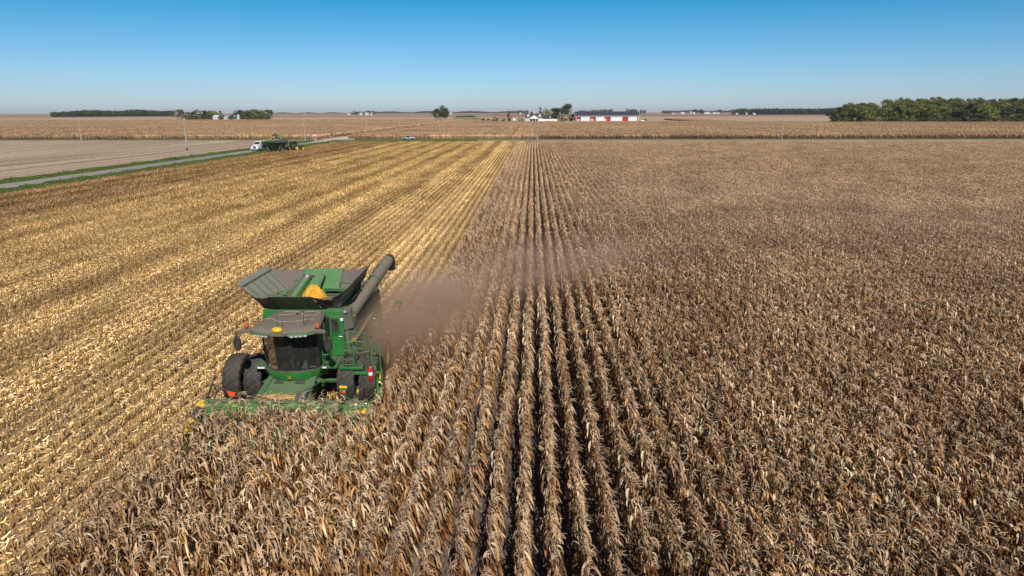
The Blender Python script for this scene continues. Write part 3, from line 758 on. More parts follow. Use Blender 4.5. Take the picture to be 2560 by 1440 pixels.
ch = MB(); ch.hexa([(-1.2, 6.9, 1.2), (1.2, 6.9, 1.2), (1.35, 8.2, .9), (-1.35, 8.2, .9)], [(-1.2, 6.9, 2.7), (1.2, 6.9, 2.7), (1.3, 8.0, 1.9), (-1.3, 8.0, 1.9)])
ch.build('straw_chopper', m_dusty, cb, bevel=.05)
# --- axles and wheels
ax = MB(); ax.cyl((-3.0, 0, 1.05), (3.1, 0, 1.05), .17, n=14); ax.box(-.9, .9, -.35, .45, .75, 1.5); ax.build('front_axle', m_green, cb, bevel=.02)
ax = MB(); ax.cyl((-2.5, 3.75, .78), (2.6, 3.75, .78), .12, n=12); ax.box(-.4, .4, 3.5, 4.0, .7, 1.3); ax.build('rear_axle', m_green, cb)
for x, f in ((-2.74, -1), (-1.84, -1), (2.02, 1), (2.92, 1)):
    wheel(cb, x, 0, 1.05, 1.06, .74, m_yellow, f, lugs=20, dish=.12 if abs(x) > 2.2 else -.1)
for x, f in ((-2.35, -1), (2.55, 1)): wheel(cb, x, 3.75, .78, .78, .56, m_yellow, f, lugs=16)
# --- cab
cabz = [1.98, 2.35, 3.0, 3.68]
def cab_outline(z):
    q = (z - 1.98) / 1.7
    w_ = 1.13 + .05 * math.sin(min(q, 1) * 1.9); fr_ = -1.62 - .24 * math.sin(q * 1.35)
    pts = [(-w_, .30)]
    for k in range(9):
        t = math.pi * k / 8; pts.append((-w_ * math.cos(t) * 1.0 if 0 < k < 8 else -w_ * math.cos(t), -.62 + (fr_ + .62) * math.sin(t) ** .72))
    pts.append((w_, .30))
    return pts
def loft(b, zs, f, i0, i1, off=0.0):
    for z0, z1 in zip(zs[:-1], zs[1:]):
        a, c = f(z0), f(z1)
        for i in range(i0, i1):
            b.add([(a[i][0], a[i][1], z0), (a[i + 1][0], a[i + 1][1], z0), (c[i + 1][0], c[i + 1][1], z1), (c[i][0], c[i][1], z1)], [(0, 1, 2, 3)])
cabo = empty('cab', (0, 0, 0)); cabo.parent = cb
zs = [1.98 + 1.72 * i / 8 for i in range(9)]
ws = MB(); loft(ws, zs, cab_outline, 2, 8); o = ws.build('windshield', m_glass, cabo, smooth=60)
ws = MB(); loft(ws, zs, cab_outline, 8, 10); ws.build('side_window', m_glass_side, cabo, smooth=30)
ws = MB(); loft(ws, zs, cab_outline, 0, 2); ws.build('side_window', m_glass_side, cabo, smooth=30)
fl = MB(); fl.prism([(p[0] * .98, p[1] * .98) for p in cab_outline(1.98)], 'z', 1.90, 1.975); fl.build('cab_floor', m_black, cabo)
bk = MB(); bk.box(-1.14, 1.14, .28, .36, 1.98, 3.7); bk.build('cab_rear_wall', m_black, cabo)
pl = MB()
for i in (2, 8): pl.tube([(cab_outline(z)[i][0], cab_outline(z)[i][1], z) for z in zs], .035, 6)
pl.build('windscreen_pillar', m_black, cabo)
pl = MB()
for i in (1, 9):
    pl.tube([(cab_outline(z)[i][0], cab_outline(z)[i][1], z) for z in zs], .045, 6)
for i in (0, 10): pl.tube([(cab_outline(z)[i][0], cab_outline(z)[i][1], z) for z in zs], .07, 6)
pl.build('cab_pillars', m_green, cabo)
s_ = MB(); s_.tube([(p[0] * 1.005, p[1] * 1.005, 1.99) for p in cab_outline(1.98)], .03, 6); s_.build('window_seal', m_black, cabo)
# curved green apron under the windscreen, with the emblem
ap = MB()
def apron(z):
    q = (1.97 - z) / .55
    return [(p[0] * (1.05 - .20 * q * q), (p[1] + .0) * (1.06 - .13 * q * q) ) for p in cab_outline(1.98)]
loft(ap, [1.42, 1.50, 1.66, 1.83, 1.97], apron, 1, 9)
ap.prism([apron(1.97)[i] for i in range(1, 10)], 'z', 1.955, 1.975)
o = ap.build('apron', m_green_clean, cabo, smooth=50)
em = MB(); em.box(-.075, .075, -1.465, -1.44, 1.70, 1.82); em = em.build('emblem', m_yellow, o, bevel=.01); em.location = (-.0, -.235, 0)
e2 = MB(); e2.box(-.066, .066, -1.50, -1.466, 1.708, 1.812); e2.build('emblem_field', m_black, em)
e3 = MB(); e3.plate([(-.05, -1.503, 1.735), (-.03, -1.503, 1.757), (.02, -1.503, 1.765), (.03, -1.503, 1.79), (.035, -1.503, 1.80), (.047, -1.503, 1.79), (.04, -1.503, 1.77), (.055, -1.503, 1.74), (.035, -1.503, 1.752), (.0, -1.503, 1.745), (-.02, -1.503, 1.73)], .006); e3.build('emblem_deer', m_yellow, em)
for s in (-1, 1):                                     # steel steps either side under the cab
    q = MB(); q.hexa([(s * .85, -1.35, 1.50), (s * 1.25, -1.30, 1.36), (s * 1.25, -1.0, 1.36), (s * .85, -1.0, 1.50)], [(s * .85, -1.35, 1.56), (s * 1.25, -1.30, 1.42), (s * 1.25, -1.0, 1.42), (s * .85, -1.0, 1.56)])
    q.build('side_bracket', m_green_clean, cabo, bevel=.01)
# roof
rf = empty('cab_roof', (0, 0, 0)); rf.parent = cb
rp = [(-1.28, -1.95), (-1.02, -2.22), (-.38, -2.42), (.38, -2.42), (1.02, -2.25), (1.32, -2.02), (1.30, -1.2), (1.02, .30), (.8, .42), (-.85, .42), (-1.06, .25), (-1.26, -1.1)]
rb = MB(); n = len(rp)
lv = [(3.70, .93), (3.76, 1.0), (3.86, 1.0), (3.93, .95), (3.955, .80)]
vs = []
for z, s in lv: vs += [((p[0] * s), -.95 + (p[1] + .95) * s, z + (.03 if s < .9 else 0)) for p in rp]
fs = [(j * n + i, j * n + (i + 1) % n, (j + 1) * n + (i + 1) % n, (j + 1) * n + i) for j in range(len(lv) - 1) for i in range(n)] + [tuple(reversed(range(n))), tuple(range((len(lv) - 1) * n, len(lv) * n))]
rb.add(vs, fs); rb.build('roof_shell', m_roof, rf, smooth=30)
ed = MB()
for A, B in (((-1.28, -1.98), (-1.02, -2.25)), ((-1.02, -2.25), (-.38, -2.45)), ((.38, -2.45), (1.02, -2.28)), ((1.02, -2.28), (1.32, -2.05))):
    ed.hexa([(A[0], A[1], 3.73), (B[0], B[1], 3.73), (B[0], B[1] + .06, 3.73), (A[0], A[1] + .06, 3.73)], [(A[0], A[1] + .03, 3.83), (B[0], B[1] + .03, 3.83), (B[0], B[1] + .06, 3.83), (A[0], A[1] + .06, 3.83)])
ed.build('roof_edge', m_green, rf)
for (x, y) in ((-.95, -2.24), (-.80, -2.29), (-.62, -2.33), (-.47, -2.37), (.50, -2.37), (.66, -2.33), (.82, -2.29), (.98, -2.24)):
    l = MB(); l.ball((x, y - .03, 3.71), .075, 7, 1.15, .6, .55); l.build('work_light', m_lens, rf, smooth=60)
gbx = MB(); gbx.ball((-.03, -2.36, 3.98), .21, 9, 1.0, .75, .55); gbx.build('receiver_dome', m_yellow, rf, smooth=60)
gm = MB(); gm.hexa([(-.30, -2.46, 3.74), (.24, -2.46, 3.74), (.16, -2.1, 3.80), (-.22, -2.1, 3.80)], [(-.22, -2.44, 3.93), (.16, -2.44, 3.93), (.10, -2.1, 3.97), (-.16, -2.1, 3.97)]); gm.build('receiver_mount', m_roof, rf, bevel=.01)
for (x, y) in ((-1.42, -1.86), (1.36, -1.86)):
    l = MB(); l.lathe([(0, .085), (.06, .09), (.12, .08), (.17, .05), (.185, .005)], 14, 'z', (x, y, 3.93)); l.build('beacon', m_orange, rf, smooth=60)
    l = MB(); l.cyl((x, y, 3.82), (x, y, 3.94), .08, n=12); l.build('beacon_base', m_black, rf)
for (x, y, dx, h) in ((-.15, -2.0, -.02, .55), (.78, -1.75, .12, 1.35), (.79, -1.72, .6, .75), (.02, -2.02, .05, .3)):
    a = MB(); a.tube([(x, y, 3.93), (x + dx * .5, y, 3.93 + h * .5), (x + dx, y + .05, 3.93 + h)], [.012, .009, .006], 5); a.build('antenna', m_black, rf)
a = MB(); a.box(.05, .10, -.4, -.34, 3.97, 4.08); a.build('roof_latch', m_black, rf)
# pale lines wiped in the roof dust
ln = MB()
def line(pts, w_=.014, z=3.996):
    P = [Vector((p[0], p[1], z)) for p in pts]
    for A, B in zip(P[:-1], P[1:]):
        d = (B - A).normalized(); nn = Vector((-d.y, d.x, 0)) * w_; A2, B2 = A - d * .01, B + d * .01
        ln.hexa([A2 - nn, B2 - nn, B2 + nn, A2 + nn], [A2 - nn + Vector((0, 0, .008)), B2 - nn + Vector((0, 0, .008)), B2 + nn + Vector((0, 0, .008)), A2 + nn + Vector((0, 0, .008))])
line([(-.75, -.15), (-.45, .02), (-.30, .04), (.02, .06)][:0] or [(-.62, .02), (.02, .06), (-.22, -.42), (-.66, -.42)])
line([(.28, .05), (.24, -.38), (.42, -.48), (.78, -.46), (.90, -.28), (.90, -.06), (.74, .05), (.28, .05)])
line([(-.98, -1.0), (-.75, -.98), (-.62, -1.10), (-.45, -1.28), (-.15, -1.34), (.20, -1.32), (.5, -1.18), (.72, -1.0), (.95, -.96)])
ln.build('dust_lines', mat('wiped_line', (.50, .46, .34), .8), rf)
# mirrors on arms
for s in (-1, 1):
    tip = (s * 1.62 + (-.08 if s < 0 else .12), -2.12, 3.80)
    a = MB(); a.hexa([(s * 1.1, -2.0, 3.72), (tip[0], tip[1] - .09, 3.78), (tip[0], tip[1] + .06, 3.78), (s * 1.1, -1.55, 3.72)], [(s * 1.1, -2.0, 3.86), (tip[0], tip[1] - .09, 3.88), (tip[0], tip[1] + .06, 3.88), (s * 1.1, -1.55, 3.88)])
    a = a.build('mirror_arm', m_roof, rf, bevel=.02)
    x = tip[0] + s * .05
    b_ = MB(); b_.tube([(tip[0], tip[1], 3.84), (x, tip[1] + .02, 3.80), (x, tip[1] + .02, 3.60)], .03, 6); b_.build('mirror_bracket', m_black, rf)
    m = MB(); m.lathe([(-.05, .02), (-.045, .13), (0, .15), (.03, .145), (.05, .13)], 20, 'y', (0, 0, 0), cap=True)
    m = m.build('mirror', m_black, rf, smooth=50); m.location = (x, tip[1] + .05, 3.32); m.scale = (1.05, 1.1, 2.1)
# --- inside the cab
st = MB(); st.box(-.28, .28, -.55, -.05, 2.35, 2.5); st.hexa([(-.27, -.12, 2.45), (.27, -.12, 2.45), (.27, .04, 2.45), (-.27, .04, 2.45)], [(-.2, .06, 3.25), (.2, .06, 3.25), (.2, .16, 3.25), (-.2, .16, 3.25)]); st.cyl((0, -.3, 1.98), (0, -.3, 2.36), .14)
st.build('driver_seat', m_seatm, cabo, bevel=.05)
st = MB(); st.box(-.85, -.5, -.35, .0, 2.25, 2.4); st.hexa([(-.83, -.05, 2.38), (-.52, -.05, 2.38), (-.52, .1, 2.38), (-.83, .1, 2.38)], [(-.8, .08, 2.95), (-.55, .08, 2.95), (-.55, .18, 2.95), (-.8, .18, 2.95)]); st.build('passenger_seat', m_seatm, cabo, bevel=.04)
st = MB(); st.tube([(0, -1.15, 1.98), (0, -1.05, 2.35), (0, -.92, 2.62)], .05); st.build('steering_column', m_chrome, cabo)
st = MB(); st.lathe([(a_, r_) for a_, r_ in ((-.02, .19), (0, .21), (.02, .19), (0, .175), (-.02, .19))], 24, 'z'); st.cyl((-.18, 0, 0), (.18, 0, 0), .015); st.cyl((0, -.18, 0), (0, .18, 0), .015)
st = st.build('steering_wheel', m_black, cabo); st.location = (0, -.90, 2.66); st.rotation_euler = (R(30), 0, 0)
st = MB(); st.box(.42, .62, -.95, .0, 2.35, 2.75); st.hexa([(.40, -1.1, 2.75), (.72, -1.1, 2.75), (.72, -1.05, 2.75), (.40, -1.05, 2.75)], [(.40, -1.02, 3.05), (.72, -1.02, 3.05), (.72, -.97, 3.05), (.40, -.97, 3.05)]); st.build('control_console', m_seatm, cabo, bevel=.02)
w_ = MB(); w_.tube([(-.75, -1.62, 3.62), (-.5, -1.72, 3.3), (-.95, -1.45, 2.6)], .015, 5); w_.build('wiper', m_black, cabo)
w_ = MB(); w_.box(.42, .60, -1.30, -1.28, 2.02, 2.10); w_.box(.70, .95, -1.18, -1.16, 2.02, 2.08); w_.build('window_decal', m_decal, cabo)
# --- grain tank
tk = empty('grain_tank', (0, 0, 0)); tk.parent = cb
rim = MB()
zt = 3.93
bot = {'fl': (-1.62, .62), 'fr': (1.58, .62), 'rr': (1.58, 3.75), 'rl': (-1.62, 3.75)}
hop = MB()
hop.add([(-1.6, .66, zt), (1.56, .66, zt), (1.56, 3.7, zt), (-1.6, 3.7, zt), (-.7, 1.6, 3.0), (.7, 1.6, 3.0), (.7, 3.0, 3.0), (-.7, 3.0, 3.0)], [(0, 1, 5, 4), (1, 2, 6, 5), (2, 3, 7, 6), (3, 0, 4, 7), (4, 5, 6, 7)])
hp = hop.build('hopper', m_dusty, tk, smooth=0); sd = hp.modifiers.new('s', 'SOLIDIFY'); sd.thickness = .03
rim.box(-1.68, 1.64, .58, .70, zt - .04, zt + .05); rim.box(-1.68, 1.64, 3.66, 3.78, zt - .04, zt + .05); rim.box(-1.68, -1.58, .70, 3.66, zt - .04, zt + .05); rim.box(1.54, 1.64, .70, 3.66, zt - .04, zt + .05)
rim.build('tank_rim', m_green_clean, tk, bevel=.01)
def ribbed(name, pts, th, m, nr, inner=True):
    b = MB(); b.plate(pts, th); o = b.build(name, m, tk, bevel=.008)
    P = [Vector(p) for p in pts]; nrm = (P[1] - P[0]).cross(P[2] - P[0]).normalized()
    if nr:
        rb = MB()
        for k in range(nr):
            q = (k + .5) / nr; A = P[0].lerp(P[1], q); B = P[3].lerp(P[2], q); A, B = A.lerp(B, .04), A.lerp(B, .80); d = (P[1] - P[0]).normalized() * .02; u = nrm * (th + .035)
            rb.hexa([A - d, B - d, B + d, A + d], [A - d + u, B - d + u, B + d + u, A + d + u])
        A = P[0].lerp(P[3], .82); B = P[1].lerp(P[2], .82); d = (P[3] - P[0]).normalized() * .03; u = nrm * (th + .05)
        rb.hexa([A - d, B - d, B + d, A + d], [A - d + u, B - d + u, B + d + u, A + d + u])
        rb.build('rib', m_green, o)
    return o
FL = [(-1.62, .70, zt), (-1.62, 3.66, zt), (-2.82, 4.05, 5.02), (-2.86, .85, 5.02)]
ribbed('tank_flap', FL, .03, mat('flap_inside', (.30, .29, .25), .7, dust=(.35, .5), scale=1.1), 5)
FRp = [(1.52, 3.66, zt), (1.52, .70, zt), (2.16, .80, 5.12), (2.12, 3.95, 5.12)]
ribbed('tank_flap', FRp, .03, m_dusty, 5)
FF = [(-.92, .60, zt), (.82, .60, zt), (.66, -.22, 4.72), (-1.10, -.22, 4.72)]
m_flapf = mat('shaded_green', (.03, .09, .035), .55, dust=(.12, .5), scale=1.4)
b = MB(); b.plate(FF, .03); b.build('tank_flap', m_flapf, tk, bevel=.008)
RP = [(.62, 3.74, zt - .1), (-1.02, 3.74, zt - .1), (-1.10, 4.32, 4.86), (.72, 4.32, 4.86)]
b = MB(); b.plate(RP, .03); o = b.build('tank_flap', m_green_clean, tk, bevel=.008)
# black tarps joining the flaps at the four corners, sagging between
def tarp(A0, A1, B0, B1, sag, m):
    """A0-A1 bottom edge to top edge on one flap; B0-B1 on the other"""
    A0, A1, B0, B1 = map(Vector, (A0, A1, B0, B1)); n1, n2 = 12, 8; vs = []
    rr = random.Random(int(abs(A0.x * 97 + B0.y * 31)))
    for j in range(n2 + 1):
        for i in range(n1 + 1):
            u, q = i / n1, j / n2
            p = A0.lerp(A1, q).lerp(B0.lerp(B1, q), u); p.z -= sag * 4 * u * (1 - u) * q
            p += Vector((rr.uniform(-1, 1), rr.uniform(-1, 1), rr.uniform(-.6, .6))) * .035
            vs.append(p)
    b = MB(); b.add(vs, [(j * (n1 + 1) + i, j * (n1 + 1) + i + 1, (j + 1) * (n1 + 1) + i + 1, (j + 1) * (n1 + 1) + i) for j in range(n2) for i in range(n1)])
    o = b.build('tarp', m, tk, smooth=80); q = o.modifiers.new('s', 'SOLIDIFY'); q.thickness = .012; return o
tarp((-1.62, .64, zt), (-2.84, .85, 5.0), (-.93, .60, zt), (-1.09, -.20, 4.70), .30, m_tarp)
tarp((.83, .60, zt), (.67, -.20, 4.70), (1.52, .66, zt), (2.15, .82, 5.1), .34, m_tarp)
tarp((-1.62, 3.68, zt), (-2.82, 4.05, 5.0), (-1.03, 3.74, zt), (-1.10, 4.32, 4.84), .12, m_tarp_in)
tarp((.63, 3.74, zt), (.72, 4.32, 4.84), (1.52, 3.68, zt), (2.12, 3.95, 5.1), .12, m_tarp_in)
pt = MB(); pt.plate([(1.02, .10, 4.52), (1.42, .22, 4.52), (1.40, .12, 4.66), (1.0, .02, 4.66)], .01); pt = pt.build('tarp_patch', mat('tan_patch', (.35, .25, .13), .9), tk)
pt.location = (0, -.06, -.02)
# fill auger, braces and rails in the tank
fa = MB(); fa.cyl((-1.05, 1.5, 3.75), (-.30, 2.35, 4.92), .20, n=18); fa.build('fill_auger', m_green, tk, smooth=40)
fa = MB(); fa.lathe([(0, .22), (.12, .22)], 18, 'z'); q = fa.build('auger_collar', m_steel, tk, smooth=40); q.location = (-.33, 2.31, 4.86); q.rotation_euler = (R(-28), R(22), 0)
fa = MB(); fa.hexa([(-.45, 2.2, 4.93), (-.05, 2.35, 4.90), (-.1, 2.6, 4.90), (-.5, 2.45, 4.93)], [(-.45, 2.2, 4.97), (0, 2.35, 4.90), (-.05, 2.6, 4.94), (-.5, 2.45, 4.97)]); fa.build('auger_cap', m_steel, tk)
rl = MB()
for P in ([(-1.6, 1.3, 3.9), (-1.75, 1.4, 4.35), (-1.0, 1.6, 4.30), (-.95, 1.5, 3.9)], [(-1.15, 3.0, 3.95), (-1.2, 3.1, 4.55), (-.55, 3.3, 4.50), (-.5, 3.1, 3.9)], [(.9, 2.9, 3.8), (.95, 3.0, 4.5), (1.9, 2.9, 4.45), (2.0, 2.6, 4.3)], [(.35, 2.6, 3.6), (.35, 2.6, 4.32), (1.2, 2.6, 4.30), (1.2, 2.6, 3.7)], [(1.2, 2.6, 4.30), (1.9, 2.4, 4.25)], [(.92, 2.9, 4.15), (1.95, 2.75, 4.1)], [(-1.8, 2.4, 4.2), (-1.1, 2.6, 4.25), (-1.0, 2.6, 3.8)]):
    rl.tube(P, .035, 6)
rl.build('tank_rails', m_green_clean, tk)
br = MB(); br.tube([(-.05, 4.0, 4.62), (-.2, 3.4, 4.15)], .05, 6); br.box(.1, 1.0, 3.35, 3.6, 4.0, 4.08); br.build('tank_brace', m_flapf, tk)
# --- unloading auger, folded back along the side
au = empty('unloading_auger', (0, 0, 0)); au.parent = cb
A, B = Vector((1.80, 1.3, 3.50)), Vector((2.50, 6.1, 4.86))
d = (B - A).normalized(); t = MB(); t.cyl(A, A.lerp(B, .60), .25, .25, 24); t.cyl(A.lerp(B, .595), B, .275, .275, 24); t.build('auger_tube', m_dusty, au, smooth=40)
t = MB(); t.cyl(A.lerp(B, .585), A.lerp(B, .60), .30, .30, 24); t.build('auger_flange', m_green, au, smooth=40); t = MB(); t.cyl(A.lerp(B, .80), A.lerp(B, .806), .285, .285, 24); t.build('auger_flange', m_green, au, smooth=40)
t = MB(); t.tube([B - d * .05, B + d * .18 + Vector((0, 0, -.02)), B + d * .34 + Vector((0, 0, -.22)), B + d * .36 + Vector((0, 0, -.62))], [.28, .275, .25, .23], 20); t.build('spout', m_black, au, smooth=60)
t = MB(); t.cyl((1.72, 1.5, 2.8), (1.80, 1.3, 3.55), .24, .26, 20); t.build('auger_elbow', m_dusty, au, smooth=40)
lr = MB(); up = Vector((-.12, -.05, .33)); lr.tube([A.lerp(B, .30) + up, A.lerp(B, .58) + up], .03, 6); lr.tube([A.lerp(B, .62) + up, A.lerp(B, .80) + up], .02, 6); lr.build('auger_hose', m_green_clean, au)
# --- platforms, steps, rails
def platform(x0, x1, y0, y1, z):
    b = MB(); b.box(x0, x1, y0, y1, z - .10, z); o = b.build('platform', m_green_clean, cb, bevel=.01)
    t_ = MB()
    k = 0
    y = y0 + .10
    while y < y1 - .05:
        x = x0 + .08 + (.04 if k % 2 else 0)
        while x < x1 - .05:
            t_.box(x - .016, x + .016, y - .012, y + .012, z + .001, z + .006); x += .085
        y += .08; k += 1
    t_.build('tread', m_black, o)
    for xx in ():
        pass
    return o
platform(.98, 1.72, -.95, .30, 1.98); platform(1.80, 2.75, -.85, .55, 1.90); platform(2.40, 3.12, -.95, .35, 1.72)
platform(-1.60, -1.02, -1.05, .30, 1.98)
sk = MB(); sk.box(1.18, 1.22, -.93, .25, 1.986, 2.0); sk.box(1.45, 1.49, -.93, .25, 1.986, 2.0); sk.box(2.1, 2.14, -.8, .5, 1.906, 1.92); sk.box(2.45, 2.49, -.8, .5, 1.906, 1.92); sk.box(2.75, 2.80, -.8, .5, 1.80, 1.93); sk.build('platform_bars', m_black, cb)
for (x, y) in ((1.0, -.96), (-1.5, -1.06)):
    d = MB(); d.box(x, x + .30, y - .012, y - .002, 1.90, 1.965); d.build('warning_decal', m_decal, cb)
def rail(loops, r=.024, name='guard_rail'):
    b = MB()
    for P in loops: b.tube(P, r, 6)
    return b.build(name, m_green_clean, cb)
def arch(x0, x1, y, z0, z1, rungs=(), ry=0.0, c=.10):
    L = [[(x0, y, z0), (x0, y + ry * .9, z1 - c), (x0 + c * .4, y + ry, z1 - c * .3), (x0 + c, y + ry, z1), (x1 - c, y + ry, z1), (x1 - c * .4, y + ry, z1 - c * .3), (x1, y + ry * .9, z1 - c), (x1, y, z0)]]
    for z in rungs: L.append([(x0, y, z), (x1, y, z)])
    return L
rail(arch(1.18, 1.48, -.93, 1.92, 2.86, (2.15, 2.48), c=.12))
rail(arch(1.98, 2.42, -.82, 1.85, 2.95, (2.02, 2.25, 2.6)), .024)
rail(arch(2.03, 2.66, .20, 1.85, 3.05, (2.35, 2.65)), .026)
rail([[(2.03, -.82, 2.6), (2.03, .20, 2.65)], [(2.62, -.3, 2.5), (2.66, .20, 2.65)]], .02)
rail([[(2.98, -.30, 1.72), (3.0, -.25, 2.45), (3.06, -.2, 2.60), (3.16, -.2, 2.55), (3.2, -.25, 2.3)]])
hs = MB()
hs.tube([(1.7, .3, 2.55), (1.85, .0, 2.28), (2.1, -.3, 2.35), (2.5, -.1, 2.25), (2.85, .1, 2.3), (3.0, 0, 2.6)], .013, 5); hs.tube([(1.5, .2, 1.9), (1.75, -.1, 1.98), (2.0, -.4, 2.3)], .013, 5); hs.tube([(2.6, .2, 2.9), (2.75, -.1, 2.3), (2.9, -.3, 1.9)], .011, 5); hs.build('hoses', m_steel, cb)
# ladder swung out at the front corner, down to the ground
ld = MB()
for xo in (3.10, 3.42):
    ld.tube([(xo + (.0 if xo < 3.2 else -.12), -.45, 3.02 if xo < 3.2 else 2.9), (xo, -.55, 2.3), (xo + .05, -.75, .55)], .03, 6)
ld = ld.build('ladder', m_green_clean, cb)
l2 = MB(); l2.hexa([(3.05, -.60, 1.75), (3.11, -.60, 1.75), (3.11, -.35, 1.75), (3.05, -.35, 1.75)], [(3.05, -.55, 1.95), (3.11, -.55, 1.95), (3.11, -.3, 1.95), (3.05, -.3, 1.95)])
l2.hexa([(3.16, -.95, .55), (3.42, -.90, .55), (3.42, -.86, .55), (3.16, -.90, .55)], [(3.02, -.72, 1.9), (3.26, -.66, 1.9), (3.26, -.62, 1.9), (3.02, -.68, 1.9)])
for k in range(4): l2.box(3.12, 3.46, -.86 + .03 * k, -.62 + .03 * k, .62 + .33 * k, .65 + .33 * k)
l2.build('ladder_steps', m_green_clean, ld, bevel=.008)
l3 = MB(); l3.ball((3.08, -.45, 3.07), .035, 6); l3.build('rail_knob', m_black, ld)
# warning lamp bracket sticking out at the back
wb = MB(); wb.tube([(1.9, 5.2, 2.35), (2.9, 4.75, 2.45), (3.25, 4.6, 2.7), (3.25, 4.6, 3.0)], .028, 6); wb.build('lamp_bracket', m_dusty, cb)
wb = MB(); wb.box(3.08, 3.42, 4.56, 4.60, 3.0, 3.22); wb.build('marker_plate', m_green, cb, bevel=.01)
wb = MB(); wb.ball((3.25, 4.56, 3.0), .07, 6); wb.build('marker_lamp', m_orange, cb, smooth=60)
# --- feeder house
fh = MB()
fh.hexa([(-.98, -2.95, .55), (.98, -2.95, .55), (.78, -.3, 1.0), (-.78, -.3, 1.0)], [(-1.02, -2.95, 1.22), (1.02, -2.95, 1.22), (.80, -.5, 1.86), (-.80, -.5, 1.86)])
fo = fh.build('feeder_house', mat('feeder_green', (.018, .155, .028), .4, dust=(.15, .48), scale=.9), cb, bevel=.03)
for x in (-.42, .42):
    q = MB(); s0 = Vector((x - .17, -1.62, 1.588)); 
    z = lambda y: 1.22 + (y + 2.95) / 2.45 * .64 + .006
    q.hexa([(x - .19, -1.75, z(-1.75)), (x + .19, -1.75, z(-1.75)), (x + .17, -1.42, z(-1.42)), (x - .17, -1.42, z(-1.42))], [(x - .19, -1.75, z(-1.75) + .02), (x + .19, -1.75, z(-1.75) + .02), (x + .17, -1.42, z(-1.42) + .02), (x - .17, -1.42, z(-1.42) + .02)])
    q.build('inspection_cover', m_black, fo)
for s in (-1, 1):
    q = MB(); q.hexa([(s * .80, -2.95, 1.18), (s * 1.12, -2.95, 1.1), (s * .92, -.6, 1.75), (s * .70, -.6, 1.8)], [(s * .80, -2.95, 1.30), (s * 1.12, -2.95, 1.2), (s * .92, -.6, 1.86), (s * .70, -.6, 1.92)]); q.build('feeder_side_rail', m_green_clean, fo, bevel=.02)
q = MB()
rr = random.Random(5)
for k in range(170):
    x, y = rr.uniform(-.95, .85), rr.gauss(-2.72, .12); z0 = z(y) + .02 + rr.uniform(0, .05); a = rr.gauss(0, .6); l = rr.uniform(.05, .22)
    dx, dy = math.cos(a) * l, math.sin(a) * l
    q.add([(x - dx, y - dy - .012, z0), (x + dx, y + dy - .012, z0 + .02), (x + dx, y + dy + .012, z0 + .03), (x - dx, y - dy + .012, z0)], [(0, 1, 2, 3)])
q.build('chaff', mat('chaff', (.62, .40, .14), .9), fo, smooth=0)
q = MB(); q.box(.62, 1.0, -2.85, -2.4, 1.33, 1.50); q.tube([(.9, -2.7, 1.5), (1.15, -2.4, 1.7), (1.3, -1.5, 1.6)], .03, 5); q.tube([(.7, -2.7, 1.5), (1.05, -2.2, 1.62), (1.2, -1.4, 1.5)], .03, 5); q.build('hydraulic_coupler', m_steel, fo, bevel=.02)
# --- corn head
hd = empty('corn_head', (.42, 0, 0)); hd.parent = cb
hb = MB()
hb.prism([(-3.02, 1.36), (-3.28, 1.36), (-3.34, 1.22), (-3.50, .62), (-3.30, .55), (-3.02, .6)], 'x', -3.15, 3.15)
hb.build('back_panel', m_green_clean, hd, bevel=.02)
q = MB(); q.box(-3.18, 3.08, -3.285, -3.03, 1.375, 1.43); q.build('top_beam', m_green, hd, bevel=.01)
q = MB(); q.hexa([(-.85, -3.52, .95), (.95, -3.52, .95), (.95, -3.44, .95), (-.85, -3.44, .95)], [(-.85, -3.43, 1.17), (.95, -3.43, 1.17), (.95, -3.30, 1.17), (-.85, -3.30, 1.17)]); q.build('throat_plate', m_black, hd)
for x in (-1.80, 1.88):
    d = MB(); d.hexa([(x, -3.455, 1.06), (x + .12, -3.455, 1.06), (x + .12, -3.42, 1.06), (x, -3.42, 1.06)], [(x, -3.41, 1.17), (x + .12, -3.41, 1.17), (x + .12, -3.38, 1.17), (x, -3.38, 1.17)]); d.build('warning_decal', m_decal, hd)
d = MB(); 
for k in range(3): d.box(-2.02 + k * .055, -1.98 + k * .055, -3.36, -3.30, 1.26, 1.31)
d.build('yellow_lettering', m_yellow, hd)
q = MB(); q.cyl((-3.0, -3.85, .62), (2.95, -3.85, .62), .26, n=18)
for k in range(28):
    x = -2.9 + k * .21; q.lathe([(0, .26), (.02, .40), (.05, .26)], 18, 'x', (x, -3.85, .62))
q.build('cross_auger', m_steel, hd, smooth=0)
q = MB(); q.hexa([(2.98, -5.0, .35), (3.22, -5.0, .35), (3.24, -2.98, .45), (2.98, -2.98, .45)], [(3.0, -4.9, .85), (3.14, -4.9, .85), (3.20, -3.0, 1.40), (2.98, -3.0, 1.40)]); q.build('end_sheet', m_green_clean, hd, bevel=.06)
q = MB(); q.hexa([(-3.30, -5.0, .35), (-3.12, -5.0, .35), (-3.12, -2.98, .45), (-3.32, -2.98, .45)], [(-3.24, -4.9, .80), (-3.14, -4.9, .80), (-3.14, -3.0, 1.30), (-3.30, -3.0, 1.30)]); q.build('end_sheet', m_green, hd, bevel=.04)
